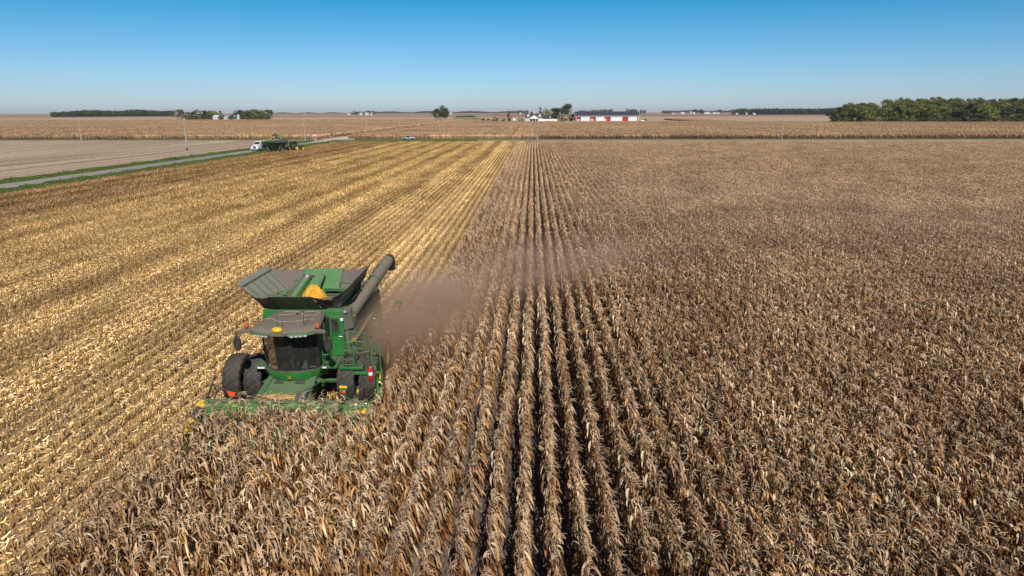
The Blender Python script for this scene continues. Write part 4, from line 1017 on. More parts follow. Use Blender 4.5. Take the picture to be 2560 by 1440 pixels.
for k in range(9):                                    # pointed snouts between the rows
    x = -3.04 + k * .762
    if k in (0, 8): x += .02 if k == 0 else -.04
    q = MB()
    P = [(-5.75, .28, .03, .02), (-5.3, .50, .12, .12), (-4.7, .74, .20, .20), (-4.1, .86, .22, .22), (-3.7, .85, .20, .2)]
    vs = []
    for (y, zt_, hw, dp) in P:
        for t_ in range(7):
            a = math.pi * t_ / 6; vs.append((x - hw * math.cos(a), y, zt_ - dp + dp * math.sin(a)))
    q.add(vs, [(j * 7 + i, j * 7 + i + 1, (j + 1) * 7 + i + 1, (j + 1) * 7 + i) for j in range(4) for i in range(6)])
    so_ = q.build('snout', m_green_clean, hd, smooth=50); sd = so_.modifiers.new('s', 'SOLIDIFY'); sd.thickness = .02
for s, xx in ((-1, -3.20), (1, 2.98)):                # end-row augers: yellow cone, black flighting
    P = [Vector((xx, -3.25, 1.20)), Vector((xx + s * .0, -4.75, .98))]
    if s < 0: P = [Vector((-3.25, -2.95, 1.42)), Vector((-3.05, -5.0, 1.02))]
    q = MB(); L = lambda u: P[0].lerp(P[1], u)
    q.tube([L(.30), L(.33), L(.60), L(.63)], [.06, .12, .12, .06], 14); a_ = q.build('row_auger', m_black, hd, smooth=40)
    y_ = MB(); y_.tube([L(.15), L(.18), L(.26), L(.31)], [.08, .15, .16, .07], 14); y_.tube([L(.64), L(.68), L(.72)], [.05, .13, .05], 12); y_.tube([L(.80), L(.86), L(.97), L(1.06)], [.06, .13, .10, .02], 12)
    for k in range(5): y_.ball(L(.17 + .03 * k) + Vector((.05 * math.cos(k * 2.), 0, .1)), .06, 5)
    y_.build('auger_cone', m_yellow, a_, smooth=40)
    q = MB(); q.tube([L(-.12), L(.15)], .05, 8); q.box(P[0].x - .09, P[0].x + .09, P[0].y - .1, P[0].y + .25, P[0].z - .35, P[0].z - .05); q.build('auger_drive', m_black, a_)
q = MB(); q.tube([(-3.22, -2.8, 1.4), (-3.05, -2.7, 1.85), (-2.98, -2.72, 1.95)], .04, 6); q.tube([(-3.0, -2.7, 1.9), (-2.4, -2.8, 1.65), (-1.6, -2.85, 1.48), (-.9, -2.85, 1.42)], .02, 6); q.tube([(-3.0, -2.7, 1.9), (-2.85, -2.75, 1.6), (-2.9, -2.9, 1.4)], .025, 5); q.tube([(-2.75, -2.9, 1.7), (-2.9, -2.95, 1.42)], .03, 5); q.build('hydraulic_lines', m_black, hd)
q = MB(); q.hexa([(-2.35, -2.84, 1.45), (-2.12, -2.84, 1.45), (-2.12, -2.82, 1.45), (-2.30, -2.82, 1.45)], [(-2.42, -2.86, 1.66), (-2.10, -2.88, 1.62), (-2.10, -2.85, 1.62), (-2.42, -2.84, 1.66)]); q.build('orange_marker', m_flag, hd)
q = MB(); q.hexa([(1.98, -2.78, 1.62), (2.14, -2.78, 1.62), (2.14, -2.75, 1.62), (1.98, -2.75, 1.62)], [(1.90, -2.80, 1.92), (2.22, -2.80, 1.92), (2.22, -2.77, 1.92), (1.90, -2.77, 1.92)]); q.build('marker_plate', m_green_clean, hd, bevel=.01)
q = MB(); q.box(1.91, 2.21, -2.815, -2.80, 1.82, 1.91); q.build('yellow_reflector', m_yellow, hd)
q = MB(); q.ball((2.08, -2.84, 1.66), .09, 8, 1, .6, 1); q.build('marker_lamp', m_orange, hd, smooth=60)
q = MB(); q.tube([(2.08, -2.78, 1.65), (2.15, -2.85, 1.45), (2.35, -2.95, 1.42), (2.7, -3.0, 1.42)], .025, 6); q.build('marker_arm', m_green_clean, hd)
q = MB(); q.tube([(2.35, -2.85, 1.45), (2.38, -2.8, 1.8), (2.6, -2.8, 1.88), (2.8, -2.85, 1.7)], .02, 5); q.box(2.72, 2.86, -2.95, -2.75, 1.45, 1.85); q.build('drive_coupling', m_black, hd, bevel=.01)

# grain heap in the tank
gh = MB(); rr = random.Random(3); n1, n2 = 64, 30; vs = []
for j in range(n2 + 1):
    q = j / n2
    for i in range(n1):
        t = 2 * math.pi * i / n1; r_ = .07 + .80 * q ** .8 * (1 + .16 * math.sin(2 * t + .8)) + rr.uniform(-.03, .03); z_ = 4.60 - 1.05 * (q ** 1.25) + rr.uniform(-.02, .02)
        vs.append((XC - .02 + r_ * math.cos(t) * .78, YC + 2.15 + r_ * math.sin(t) * .72, z_))
gh.add(vs, [(j * n1 + i, j * n1 + (i + 1) % n1, (j + 1) * n1 + (i + 1) % n1, (j + 1) * n1 + i) for j in range(n2) for i in range(n1)] + [tuple(range(n1))])
o = gh.build('corn_grain', m_corng, smooth=0); tag(o, 'heap of bright yellow corn kernels in the open grain tank', 'grain', kind='stuff')
rr = random.Random(12); q = MB()
for k in range(260):
    x, y, z_ = XC + 2.0 + abs(rr.gauss(0, 2.6)), YC + 3.0 + rr.gauss(1.5, 3.2), abs(rr.gauss(1.2, 1.1)) + .3
    a, t, l, w_ = rr.uniform(0, 6.28), rr.uniform(-1, 1), rr.uniform(.02, .07), rr.uniform(.006, .016)
    d = Vector((math.cos(a) * math.cos(t), math.sin(a) * math.cos(t), math.sin(t))) * l; n_ = Vector((-math.sin(a), math.cos(a), .3)) * w_; c_ = Vector((x, y, z_))
    q.add([c_ - d - n_, c_ + d - n_, c_ + d + n_, c_ - d + n_], [(0, 1, 2, 3)])
o = q.build('flying_chaff', mat('chaff_bits', (.72, .58, .36), .9), smooth=0); tag(o, 'bits of straw flying in the dust behind the harvester', 'chaff', kind='stuff')
# fire extinguisher on the platform corner
fe = empty('fire_extinguisher', (XC + 3.10, YC - .98, 1.42)); tag(fe, 'red fire extinguisher with a white band on the harvester platform corner', 'fire extinguisher')
q = MB(); q.lathe([(0, .02), (0, .085), (.02, .095), (.48, .095), (.56, .06), (.60, .03)], 16, 'z', cap=True); q.build('bottle', m_red, fe, smooth=40)
q = MB(); q.lathe([(.22, .0975), (.36, .0975)], 16, 'z'); q.build('label_band', m_decal, fe, smooth=40)
q = MB(); q.cyl((0, 0, .6), (0, 0, .66), .03); q.box(-.03, .12, -.015, .015, .65, .67); q.tube([(.02, 0, .64), (.14, 0, .55), (.13, 0, .2)], .014, 5); q.build('valve', m_black, fe)
# water jug on the cab floor by the windscreen
jg = empty('water_jug', (XC + .55, YC - 1.22, 1.98)); tag(jg, 'clear plastic water jug with a blue lid behind the windscreen', 'water jug')
q = MB(); q.lathe([(0, .02), (0, .09), (.03, .1), (.2, .1), (.27, .06)], 14, 'z', cap=True); q.build('jug_body', mat('jug_plastic', (.45, .5, .42), .3), jg, smooth=50)
q = MB(); q.lathe([(.27, .07), (.34, .07), (.35, .01)], 14, 'z'); q.build('lid', mat('blue_lid', (.12, .42, .6), .4), jg)

# driver: one skinned body
def skinned(name, joints, edges, m, loc, parent=None):
    me = bpy.data.meshes.new(name); me.from_pydata([j[0] for j in joints], edges, []); me.materials.append(m)
    o = bpy.data.objects.new(name, me); C.objects.link(o); o.location = loc
    if parent: o.parent = parent
    md = o.modifiers.new('skin', 'SKIN'); sb = o.modifiers.new('sub', 'SUBSURF'); sb.levels = sb.render_levels = 2
    for i, j in enumerate(joints):
        me.skin_vertices[0].data[i].radius = j[1]; me.skin_vertices[0].data[i].use_root = (i == 0)
    return o
m_skin = mat('skin', (.42, .24, .17), .6); m_jean = mat('denim', (.05, .14, .27), .85, noise=.3, scale=12); m_shirt = mat('grey_shirt', (.10, .11, .13), .85, noise=.2)
J = [((0, -.30, .10), (.15, .12)), ((0, -.28, .30), (.14, .11)), ((0, -.25, .50), (.17, .11)), ((0, -.25, .60), (.07, .07)), ((0, -.27, .70), (.06, .065)), ((0, -.28, .80), (.085, .10)), ((0, -.28, .88), (.06, .07)),
     ((-.20, -.26, .53), (.06, .06)), ((-.27, -.42, .32), (.047, .047)), ((-.13, -.66, .34), (.035, .035)), ((-.10, -.74, .35), (.04, .02)),
     ((.20, -.26, .53), (.06, .06)), ((.30, -.38, .30), (.047, .047)), ((.42, -.60, .32), (.035, .035)), ((.43, -.68, .32), (.04, .02)),
     ((-.11, -.38, .08), (.09, .09)), ((-.15, -.80, .12), (.065, .065)), ((-.14, -.86, -.30), (.045, .045)), ((-.14, -1.0, -.36), (.04, .035)),
     ((.11, -.38, .08), (.09, .09)), ((.17, -.80, .12), (.065, .065)), ((.17, -.92, -.30), (.045, .045)), ((.17, -1.06, -.36), (.04, .035))]
E = [(0, 1), (1, 2), (2, 3), (3, 4), (4, 5), (5, 6), (2, 7), (7, 8), (8, 9), (9, 10), (2, 11), (11, 12), (12, 13), (13, 14), (0, 15), (15, 16), (16, 17), (17, 18), (0, 19), (19, 20), (20, 21), (21, 22)]
pe = skinned('person', J, E, m_skin, (XC, YC - .02, 2.42)); tag(pe, 'person in blue jeans driving, seated behind the dusty windscreen', 'person')
def grow(js, k): return [(p, (r_[0] + k, r_[1] + k)) for p, r_ in js]
idx = [0, 15, 16, 17, 19, 20, 21]; jj = grow([J[i] for i in idx], .014); skinned('jeans', jj, [(0, 1), (1, 2), (2, 3), (0, 4), (4, 5), (5, 6)], m_jean, (0, 0, 0), pe)
idx = [1, 2, 7, 8, 9, 11, 12, 13]; jj = grow([J[i] for i in idx], .012); skinned('shirt', jj, [(0, 1), (1, 2), (2, 3), (3, 4), (1, 5), (5, 6), (6, 7)], m_shirt, (0, 0, 0), pe)
hc = MB(); hc.ball((0, -.29, .86), .105, 8, 1, 1.1, .75); hc.hexa([(-.07, -.50, .86), (.07, -.50, .86), (.08, -.36, .875), (-.08, -.36, .875)], [(-.07, -.50, .87), (.07, -.50, .87), (.08, -.36, .895), (-.08, -.36, .895)]); hc.build('cap', mat('cap_cloth', (.05, .12, .06), .8), pe, smooth=50)
fc = MB(); fc.ball((0, -.385, .775), .02, 5, .8, 1, 1.2); fc.build('nose', m_skin, pe)
for s in (-1, 1):
    q = MB(); q.ball((s * .035, -.37, .80), .014, 5); q.build('eye', m_black, pe)
# ================================================================ trees
def crown_mesh(seed, w, h, pal, z0=.03, nclump=30, nleaf=60, leaf=.5, lobes=None, conical=False, m=None):
    rs = np.random.default_rng(seed); F = FastMesh()
    lobes = lobes or [(0, 0, .56, .5, .46)]
    for L in lobes:
        for k in range(nclump):
            # clump centre near the surface of the lobe
            d = rs.normal(0, 1, 3); d /= np.linalg.norm(d); q = rs.uniform(.45, 1.0) ** .6
            cx = (L[0] + d[0] * q * L[3]) * w; cy = (L[1] + d[1] * q * L[3]) * w; cz = (L[2] + d[2] * q * L[4]) * h
            if conical: s = max(.05, 1 - cz / h); cx *= s * 1.5; cy *= s * 1.5
            cz = max(cz, z0 * h)
            r = rs.uniform(.09, .19) * w * (.6 if conical else 1)
            base = np.array(pal[rs.choice(len(pal))]) * rs.uniform(.75, 1.25)
            n = nleaf
            u = rs.normal(0, 1, (n, 3)); u /= np.linalg.norm(u, axis=1)[:, None]; c = np.array([cx, cy, cz]) + u * r * rs.uniform(.35, 1.05, (n, 1)) * [1, 1, .8]
            c[:, 2] = np.maximum(c[:, 2], z0 * h * .6)
            a = rs.normal(0, 1, (n, 3)); a += u * .0; a /= np.linalg.norm(a, axis=1)[:, None]; b = np.cross(a, u + .3 * rs.normal(0, 1, (n, 3))); b /= np.linalg.norm(b, axis=1)[:, None] + 1e-6
            sz = rs.uniform(.5, 1.2, (n, 1)) * leaf
            V = np.stack([c - a * sz - b * sz * .5, c + a * sz - b * sz * .6, c + a * sz * .8 + b * sz * .6, c - a * sz * .7 + b * sz * .5], 1).reshape(-1, 3)
            Fi = np.arange(4 * n).reshape(n, 4)
            F.V.append(V); F.F.append(Fi + F.n); F.n += len(V)
            cc = np.ones((4 * n, 4)); cc[:, :3] = np.repeat(base[None] * rs.uniform(.8, 1.2, (n, 1)), 4, 0); F.Cc.append(cc)
    return F.mesh('crown', m or m_leafy)
def trunk_mesh(seed, w, h, lobes=None):
    rr = random.Random(seed); b = MB()
    b.tube([(0, 0, 0), (rr.uniform(-.1, .1), 0, h * .18), (rr.uniform(-.3, .3), rr.uniform(-.3, .3), h * .42), (rr.uniform(-.4, .4), 0, h * .8)], [h * .028, h * .022, h * .015, h * .005], 7)
    for k in range(6):
        a = rr.uniform(0, 6.28); z = h * rr.uniform(.16, .5); L = w * rr.uniform(.25, .42)
        b.tube([(0, 0, z), (math.cos(a) * L * .5, math.sin(a) * L * .5, z + h * .12), (math.cos(a) * L, math.sin(a) * L, z + h * .3)], [h * .012, h * .008, h * .003], 5)
    return b.mesh('trunk', m_bark)
m_leafy = leaf_mat('tree_leaves', trans=.4, gain=1.5); m_bark = mat('bark', (.11, .085, .065), .9, noise=.4)
GP = [(.12, .13, .045), (.15, .155, .052), (.09, .10, .04), (.18, .17, .06), (.125, .13, .052)]
YP = [(.20, .20, .06), (.23, .22, .065), (.16, .18, .055), (.13, .15, .05)]
OP = [(.15, .11, .05), (.17, .12, .055), (.12, .11, .045), (.12, .09, .045)]
DP = [(.055, .072, .032), (.07, .085, .036), (.045, .06, .032)]
TREE = {}
def tree_kind(key, w, h, pal, **k):
    TREE[key] = (crown_mesh(hash(key) % 1000 if False else sum(map(ord, key)), w, h, pal, **k), trunk_mesh(sum(map(ord, key)), w, h), w, h)
tree_kind('green_a', 14, 20, GP, lobes=[(0, 0, .48, .46, .46), (.2, .1, .75, .25, .2)], leaf=.42)
tree_kind('green_b', 13, 18, GP, lobes=[(-.1, 0, .5, .4, .4), (.2, 0, .68, .3, .28)], leaf=.42)
tree_kind('yellow_a', 13, 19, YP, lobes=[(0, 0, .52, .46, .44)], leaf=.42)
tree_kind('yellow_b', 12, 17, YP, lobes=[(.1, 0, .45, .4, .4), (-.2, 0, .62, .3, .3)], leaf=.42)
tree_kind('rusty', 13, 18, OP, lobes=[(0, 0, .52, .46, .42)], leaf=.42)
tree_kind('dark', 12, 17, DP, lobes=[(0, 0, .52, .44, .44)], leaf=.42)
tree_kind('conifer', 8, 17, DP, conical=True, lobes=[(0, 0, .5, .5, .5)], nclump=45, leaf=.3, z0=.05)
tree_kind('bush', 6, 5, GP, lobes=[(0, 0, .45, .45, .42)], nclump=18, leaf=.26, z0=.02)
tree_kind('darkbush', 6, 5, DP, lobes=[(0, 0, .45, .45, .42)], nclump=18, leaf=.26, z0=.02)
tree_kind('twolobe', 26, 21, [(.06, .08, .028), (.075, .095, .03), (.05, .07, .03)], lobes=[(-.24, 0, .42, .24, .38), (.17, 0, .56, .27, .42), (.3, 0, .38, .16, .3)], nclump=38, nleaf=90, leaf=.5, z0=.02)
tree_kind('willow', 16, 20, [(.035, .055, .022), (.05, .07, .028), (.04, .06, .03)], lobes=[(0, 0, .38, .4, .36), (.22, 0, .66, .22, .2), (-.3, 0, .66, .18, .08), (.32, 0, .84, .12, .1)], nclump=24, nleaf=60, leaf=.34, z0=.02)
def tree(key, px, Y, wpx, ztop, label, group=None, name='tree', base=0.0, cat='tree'):
    """a tree whose stem stands where the ray of column px meets the distance Y"""
    cr_, tr_, w0, h0 = TREE[key]
    p = gy(px, 285, Y); o = empty(name, (p.x, Y, base), rnd.uniform(-.5, .5))
    W = wpx * Y / 1707.0; o.scale = (W / w0, W / w0 * rnd.uniform(.8, 1.1), ztop / h0)
    for nm, me in (('crown', cr_), ('trunk', tr_)):
        c = bpy.data.objects.new(nm, me); C.objects.link(c); c.parent = o
    tag(o, label, cat, group); return o
def ztop(py, Y):                                      # height of what shows at row py at distance Y
    return gy(1280, py, Y).z

# the wood on the right: front row west to east, each tree of its own width, tops following the photo
front = [(2088, 34, 268, 'dark'), (2106, 40, 264, 'green_b'), (2132, 44, 261, 'green_a'), (2160, 42, 262, 'yellow_b'), (2180, 34, 266, 'green_b'), (2215, 44, 258, 'yellow_a'), (2240, 40, 254, 'green_a'), (2268, 46, 252, 'green_b'), (2300, 44, 254, 'yellow_a'), (2325, 40, 258, 'yellow_b'), (2350, 42, 253, 'yellow_a'), (2382, 46, 250, 'green_b'), (2410, 42, 257, 'dark'), (2436, 44, 252, 'green_a'), (2466, 42, 260, 'yellow_b'), (2492, 44, 256, 'green_b'), (2520, 44, 252, 'rusty'), (2546, 46, 254, 'green_a'), (2585, 50, 250, 'yellow_a'), (2630, 50, 250, 'green_b')]
LW = 'leafy tree packed in the front of the large wood at right'
lab = {'dark': 'dark green tree low in the large wood at right', 'green_a': LW, 'green_b': LW, 'yellow_a': 'yellowing tree in the front of the large wood at right', 'yellow_b': 'yellowing tree in the front of the large wood at right', 'rusty': 'brownish tree in the front of the large wood at right'}
for i, (x, wp, py, k) in enumerate(front):
    Y = 668 + rnd.uniform(-6, 10) - max(0, x - 2250) * .05
    l = lab[k]
    if i == 0: l = 'low dark tree ending the large wood on its left side'
    tree(k, x, Y, wp * 1.25, ztop(py, Y), l, 'trees of the large wood')
for i in range(34):
    x = 2118 + i * 15.5 + rnd.uniform(-5, 5); Y = 690 + rnd.uniform(0, 60); py = 257 if x < 2200 else 245 + rnd.uniform(-3, 4)
    if 2185 < x < 2215: continue
    k = rnd.choice(['green_a', 'green_b', 'yellow_b', 'green_a', 'green_b', 'dark'])
    tree(k, x, Y, 42, ztop(py, Y), 'tree crown rising behind the front row of the large wood', 'trees of the large wood')
for i in range(46):                                   # scrub closing the foot of the wood
    x = 2080 + i * 11.5 + rnd.uniform(-4, 4); Y = 661 - max(0, x - 2250) * .05 + rnd.uniform(-3, 3)
    tree('bush' if rnd.random() < .6 else 'darkbush', x, Y, 22, rnd.uniform(4.5, 8.5), 'leafy shrub along the foot of the large wood at right', 'shrubs along the foot of the large wood', 'shrub', cat='shrub')

# farmstead on the left: trees, white sheds, grain bins
for x, wp, py, k, Y, l in ((443, 24, 276, 'green_a', 1075, 'round green tree standing apart left of the small farmstead'), (471, 20, 282, 'dark', 1100, 'low dark tree second from the left at the small farmstead'), (491, 26, 276, 'rusty', 1090, 'rusty brown tree in the left grove of the small farmstead'),
                           (508, 22, 278, 'dark', 1100, 'dark tree in the middle of the left grove by the small farmstead'), (520, 20, 279, 'green_b', 1110, 'green tree right of the rusty tree in the left grove'), (535, 22, 277, 'yellow_a', 1100, 'yellow green tree at the end of the left grove'), (551, 16, 278, 'conifer', 1120, 'dark spiky tree between the white sheds'), (577, 12, 289, 'darkbush', 1070, 'small dark tree beside the grain bin'),
                           (598, 28, 277, 'dark', 1110, 'dark round tree just right of the grain bin'), (612, 26, 279, 'green_b', 1090, 'green tree second in the right grove of the farmstead'), (628, 26, 276, 'green_a', 1100, 'green tree in the middle of the right grove'), (646, 26, 275, 'yellow_b', 1090, 'yellow green tree in the right grove of the farmstead'), (664, 26, 277, 'green_a', 1095, 'rounded green tree ending the right grove of the farmstead'), (596, 22, 282, 'dark', 1085, 'low dark tree at the left foot of the right grove')):
    tree(k, x, Y, wp * 1.35, ztop(py, Y) + 3.2, l, 'trees of the small farmstead on the left')
for i in range(22):
    x = (468 + i * 8.2) if i < 11 else (592 + (i - 11) * 7.6); tree('darkbush' if i % 2 else 'bush', x, 1068, 15, rnd.uniform(6, 8.5), 'low leafy shrub along the foot of the small farmstead groves', 'shrubs along the foot of the farmstead groves', 'shrub', cat='shrub')
m_shed = mat('white_siding', (.55, .56, .57), .6, noise=.08, scale=.3); m_rooft = mat('pale_metal_roof', (.42, .46, .50), .4, noise=.1, scale=.2); m_galv = mat('galvanised_steel', (.62, .66, .70), .35, metal=.4, noise=.1, scale=.5)
m_win = mat('window_glass', (.03, .035, .04), .15)
def shed(px, Y, wpx, eave, ridge, L, label, cat='shed', name='farm_shed', wm=None, rm=None, along='x', base=0.0, door=True, rz=0.0, group=None):
    p = gy(px, 285, Y); W = wpx * Y / 1707.0; o = empty(name, (p.x, Y, base), rz)
    h = W / 2 * .78; b = MB()
    if along == 'x':
        b.prism([(0, 0), (L, 0), (L, eave), (L / 2, ridge - .1), (0, eave)], 'x', -h, h)
        b.build('wall', wm or m_shed, o)
        r = MB(); r.plate([(-h - .5, -.4, eave - .05), (h + .5, -.4, eave - .05), (h + .5, L / 2, ridge), (-h - .5, L / 2, ridge)], .12)
        r.plate([(h + .5, L + .4, eave - .05), (-h - .5, L + .4, eave - .05), (-h - .5, L / 2, ridge), (h + .5, L / 2, ridge)], .12)
    else:
        b.prism([(-h, 0), (h, 0), (h, eave), (0, ridge - .1), (-h, eave)], 'y', 0, L)
        b.build('wall', wm or m_shed, o)
        r = MB(); r.plate([(-h - .4, -.4, eave - .1), (0, -.4, ridge), (0, L + .4, ridge), (-h - .4, L + .4, eave - .1)], .12)
        r.plate([(0, -.4, ridge), (h + .4, -.4, eave - .1), (h + .4, L + .4, eave - .1), (0, L + .4, ridge)], .12)
    r.build('roof', rm or m_rooft, o, smooth=0)
    if door:
        d = MB(); d.box(-W * .12, W * .12, -.08, .05, .02, eave * .7); d.build('door', m_galv, o)
    tag(o, label, cat, group); return o
shed(537, 1060, 16, 4.6, 7.4, 12, 'small white gabled shed left of the farmstead trees', wm=m_shed, rm=m_shed)
shed(563, 1100, 12, 4.0, 6.4, 14, 'white shed with blue grey roof beside the grain bin')
def bin_(px, Y, wpx, eave, ridge, label, group='grain bins'):
    p = gy(px, 285, Y); W = wpx * Y / 1707.0; o = empty('grain_bin', (p.x, Y, 0)); b = MB()
    prof = []; k = 14
    for i in range(k): prof += [(eave * i / k, W / 2), (eave * (i + .5) / k, W / 2 + .06)]
    prof.append((eave, W / 2)); b.lathe(prof, 24, 'z'); b.build('wall', m_galv, o)
    r = MB(); r.lathe([(eave - .1, W / 2 + .3), (ridge - .3, .5), (ridge, .45), (ridge + .3, .05)], 24, 'z'); r.build('roof', m_rooft, o)
    l = MB(); l.box(-.25, .25, -W / 2 - .35, -W / 2 - .2, .5, eave); l.build('ladder', m_galv, o)
    tag(o, label, 'grain bin', group); return o
bin_(595, 1065, 8, 6.5, 9, 'round pale steel grain bin before the dark trees')
bin_(586, 1075, 4.5, 5.5, 7.5, 'smaller grain bin just left of the larger one')

# two lobed tree, bushes, farmhouse, red barn
tree('twolobe', 1102, 1150, 38, ztop(264, 1150), 'large green tree with two rounded lobes standing alone in the fields')
for x, wp, py, k, l in ((1206, 12, 294, 'darkbush', 'smallest dark bush starting the row left of the farmhouse'), (1219, 11, 294, 'darkbush', 'second dark bush in the row left of the farmhouse'), (1238, 18, 290, 'bush', 'large round green bush, third in the row left of the farmhouse'), (1258, 13, 291, 'bush', 'round green bush just left of the rusty columnar tree'), (1298, 5, 291, 'conifer', 'thin dark cypress by the white garden gate'), (1304, 6, 292, 'darkbush', 'little dark bush beside the thin cypress'), (1229, 6, 297, 'darkbush', 'tiny low bush between two larger bushes')):
    Y = 790; tree(k, x, Y, wp * 1.15, ztop(py, Y), l, None, 'bush' if k != 'conifer' else 'tree', cat='bush' if k != 'conifer' else 'tree')
tree('rusty', 1273, 800, 13, ztop(276, 800), 'narrow rusty brown tree left of the white farmhouse')
tree('conifer', 1273, 795, 11, ztop(290, 795), 'dark green conifer at the foot of the rusty tree')
tree('conifer', 1351, 830, 15, ztop(264, 830), 'tall dark spruce behind the farmhouse roof')
tree('yellow_a', 1366, 815, 24, ztop(266, 815), 'light green tree behind the farmhouse garage')
tree('dark', 1328, 840, 12, ztop(277, 840), 'dark treetop over the farmhouse roof ridge')
tree('willow', 1405, 770, 50, ztop(259, 770), 'big shaggy dark tree with a leaning top beside the red barn')
tree('dark', 1430, 765, 22, ztop(284, 765), 'low dark tree tucked against the left end of the barn')
tree('green_b', 1382, 795, 16, ztop(280, 795), 'small green tree between garage and shaggy tree')
m_roofd = mat('charcoal_roof', (.055, .058, .07), .6, noise=.15, scale=.5); m_barnred = mat('barn_red', (.50, .012, .025), .55, noise=.1, scale=.3)
m_housew = mat('house_white', (.80, .80, .82), .6)
HY = 768
p = gy(1437, 290, 742)
X0 = gy(1440, 290, 742).x; X1 = gy(1597, 290, 742).x; BW = X1 - X0
bn = empty('red_barn', (X0, 742, 0)); tag(bn, 'long red barn with white doors and dark roof across the far corn', 'barn')
EV, RG, BL = ztop(290.5, 742), ztop(279.5, 755), 26
b = MB(); b.prism([(0, 0), (BL, 0), (BL, EV), (BL / 2, RG - .2), (0, EV)], 'x', 0, BW); b.build('wall', m_barnred, bn, smooth=0)
b = MB(); b.plate([(-1.2, -.8, EV - .1), (BW + 1.2, -.8, EV - .1), (BW + 1.2, BL / 2, RG), (-1.2, BL / 2, RG)], .2); b.plate([(BW + 1.2, BL + .8, EV - .1), (-1.2, BL + .8, EV - .1), (-1.2, BL / 2, RG), (BW + 1.2, BL / 2, RG)], .2); b.build('roof', m_roofd, bn, smooth=0)
b = MB(); b.box(-1.2, BW + 1.2, -.95, -.82, EV - .35, EV + .05); b.hexa([(BW + 1.22, -.9, EV - .3), (BW + 1.4, -.9, EV - .3), (BW + 1.4, BL / 2, RG - .2), (BW + 1.22, BL / 2, RG - .2)], [(BW + 1.22, -.9, EV + .3), (BW + 1.4, -.9, EV + .3), (BW + 1.4, BL / 2, RG + .4), (BW + 1.22, BL / 2, RG + .4)])
b.hexa([(-1.4, -.9, EV - .3), (-1.22, -.9, EV - .3), (-1.22, BL / 2, RG - .2), (-1.4, BL / 2, RG - .2)], [(-1.4, -.9, EV + .3), (-1.22, -.9, EV + .3), (-1.22, BL / 2, RG + .4), (-1.4, BL / 2, RG + .4)]); b.build('white_trim', m_housew, bn)
sx = BW / 157.0
def bx(px): return (px - 1440) * sx
for a_, c_, z in ((1452.5, 1475, EV - .4), (1490, 1511.5, EV - .4), (1527, 1556, EV - .1), (1571, 1593, EV - .4)):
    d = MB(); d.box(bx(a_), bx(c_), -.25, -.02, .1, z - .2); dd = d.build('sliding_door', m_housew, bn)
    d = MB(); d.box(bx(a_), bx(c_), -.32, -.26, z - .28, z - .14); d.build('door_track', m_galv, dd)
for a_, c_, z in ((1444, 1449, 3.9), (1478, 1483.5, 4.2), (1513, 1516.5, 4.2)):
    d = MB(); d.box(bx(a_), bx(c_), -.2, -.02, .1, z); dd = d.build('door', m_housew, bn)
    d = MB(); d.box(bx((a_ * 2 + c_) / 3), bx((a_ + c_ * 2) / 3), -.24, -.201, z - 1.4, z - .4); d.build('window', m_win, dd)
d = MB()
for q in (1440.4, 1596.6): d.box(bx(q) - .25, bx(q) + .25, -.22, -.03, 0, EV - .2)
d.build('corner_trim', m_housew, bn)
# house
Xh = gy(1314, 290, HY).x; s = HY / 1707.0
hs = empty('farmhouse', (Xh, HY, 0)); tag(hs, 'white farmhouse with steep dark roof, two dormers and a porch gable', 'house')
EV2, RG2 = ztop(295, HY), ztop(285, HY + 5)
W1 = 41 * s; W2 = 77 * s
b = MB(); b.prism([(0, 0), (10, 0), (10, EV2), (5, RG2 - .15), (0, EV2)], 'x', 0, W1); b.build('wall', m_housew, hs, smooth=0)
b = MB(); b.plate([(-.5, -.5, EV2 - .1), (W1 + .5, -.5, EV2 - .1), (W1 + .5, 5, RG2), (-.5, 5, RG2)], .15); b.plate([(W1 + .5, 10.5, EV2 - .1), (-.5, 10.5, EV2 - .1), (-.5, 5, RG2), (W1 + .5, 5, RG2)], .15); b.build('roof', m_roofd, hs, smooth=0)
g0, g1 = 9.5 * s, 32 * s; gm_ = (g0 + g1) / 2; gz = ztop(287.5, HY - 2)
b = MB(); b.prism([(g0, EV2 - .8), (g1, EV2 - .8), (g1, EV2 - .2), (gm_, gz), (g0, EV2 - .2)], 'y', -2.2, 1.5)
for q in (g0 + .3, gm_ - 1.6, gm_ + 1.6, g1 - .3): b.box(q - .2, q + .2, -2.1, -1.7, 0, EV2 - .8)
b.build('porch', m_housew, hs, smooth=0)
b = MB(); b.plate([(g0 - .4, -2.5, EV2 - .35), (gm_, -2.5, gz + .1), (gm_, 3, gz + .1), (g0 - .4, 3, EV2 - .35)], .12); b.plate([(gm_, -2.5, gz + .1), (g1 + .4, -2.5, EV2 - .35), (g1 + .4, 3, EV2 - .35), (gm_, 3, gz + .1)], .12); b.build('porch_roof', m_roofd, hs, smooth=0)
b = MB(); b.box(g0 + .7, gm_ - 2, -.1, -.02, .4, EV2 - 1.2); b.build('window', m_win, hs); b = MB(); b.box(gm_ - 1.2, gm_ + 1.2, -.1, -.02, .4, EV2 - 1.2); b.build('window', m_win, hs); b = MB(); b.box(gm_ + 2, g1 - .7, -.1, -.02, .4, EV2 - 1.2); b.build('window', m_win, hs)
for q in (6.5, 34.5):
    x = q * s; dz = ztop(285.5, HY); b = MB(); b.prism([(x - 1.2, EV2 + .3), (x + 1.2, EV2 + .3), (x + 1.2, dz - 1.1), (x, dz), (x - 1.2, dz - 1.1)], 'y', .6, 4); o = b.build('dormer', m_housew, hs, smooth=0)
    b = MB(); b.box(x - .45, x + .45, .52, .59, EV2 + .8, dz - 1.5); b.build('window', m_win, o)
b = MB(); b.box(2.5 * s, 4.2 * s, -.1, -.02, 1.2, EV2 - .8); b.build('window', m_win, hs)
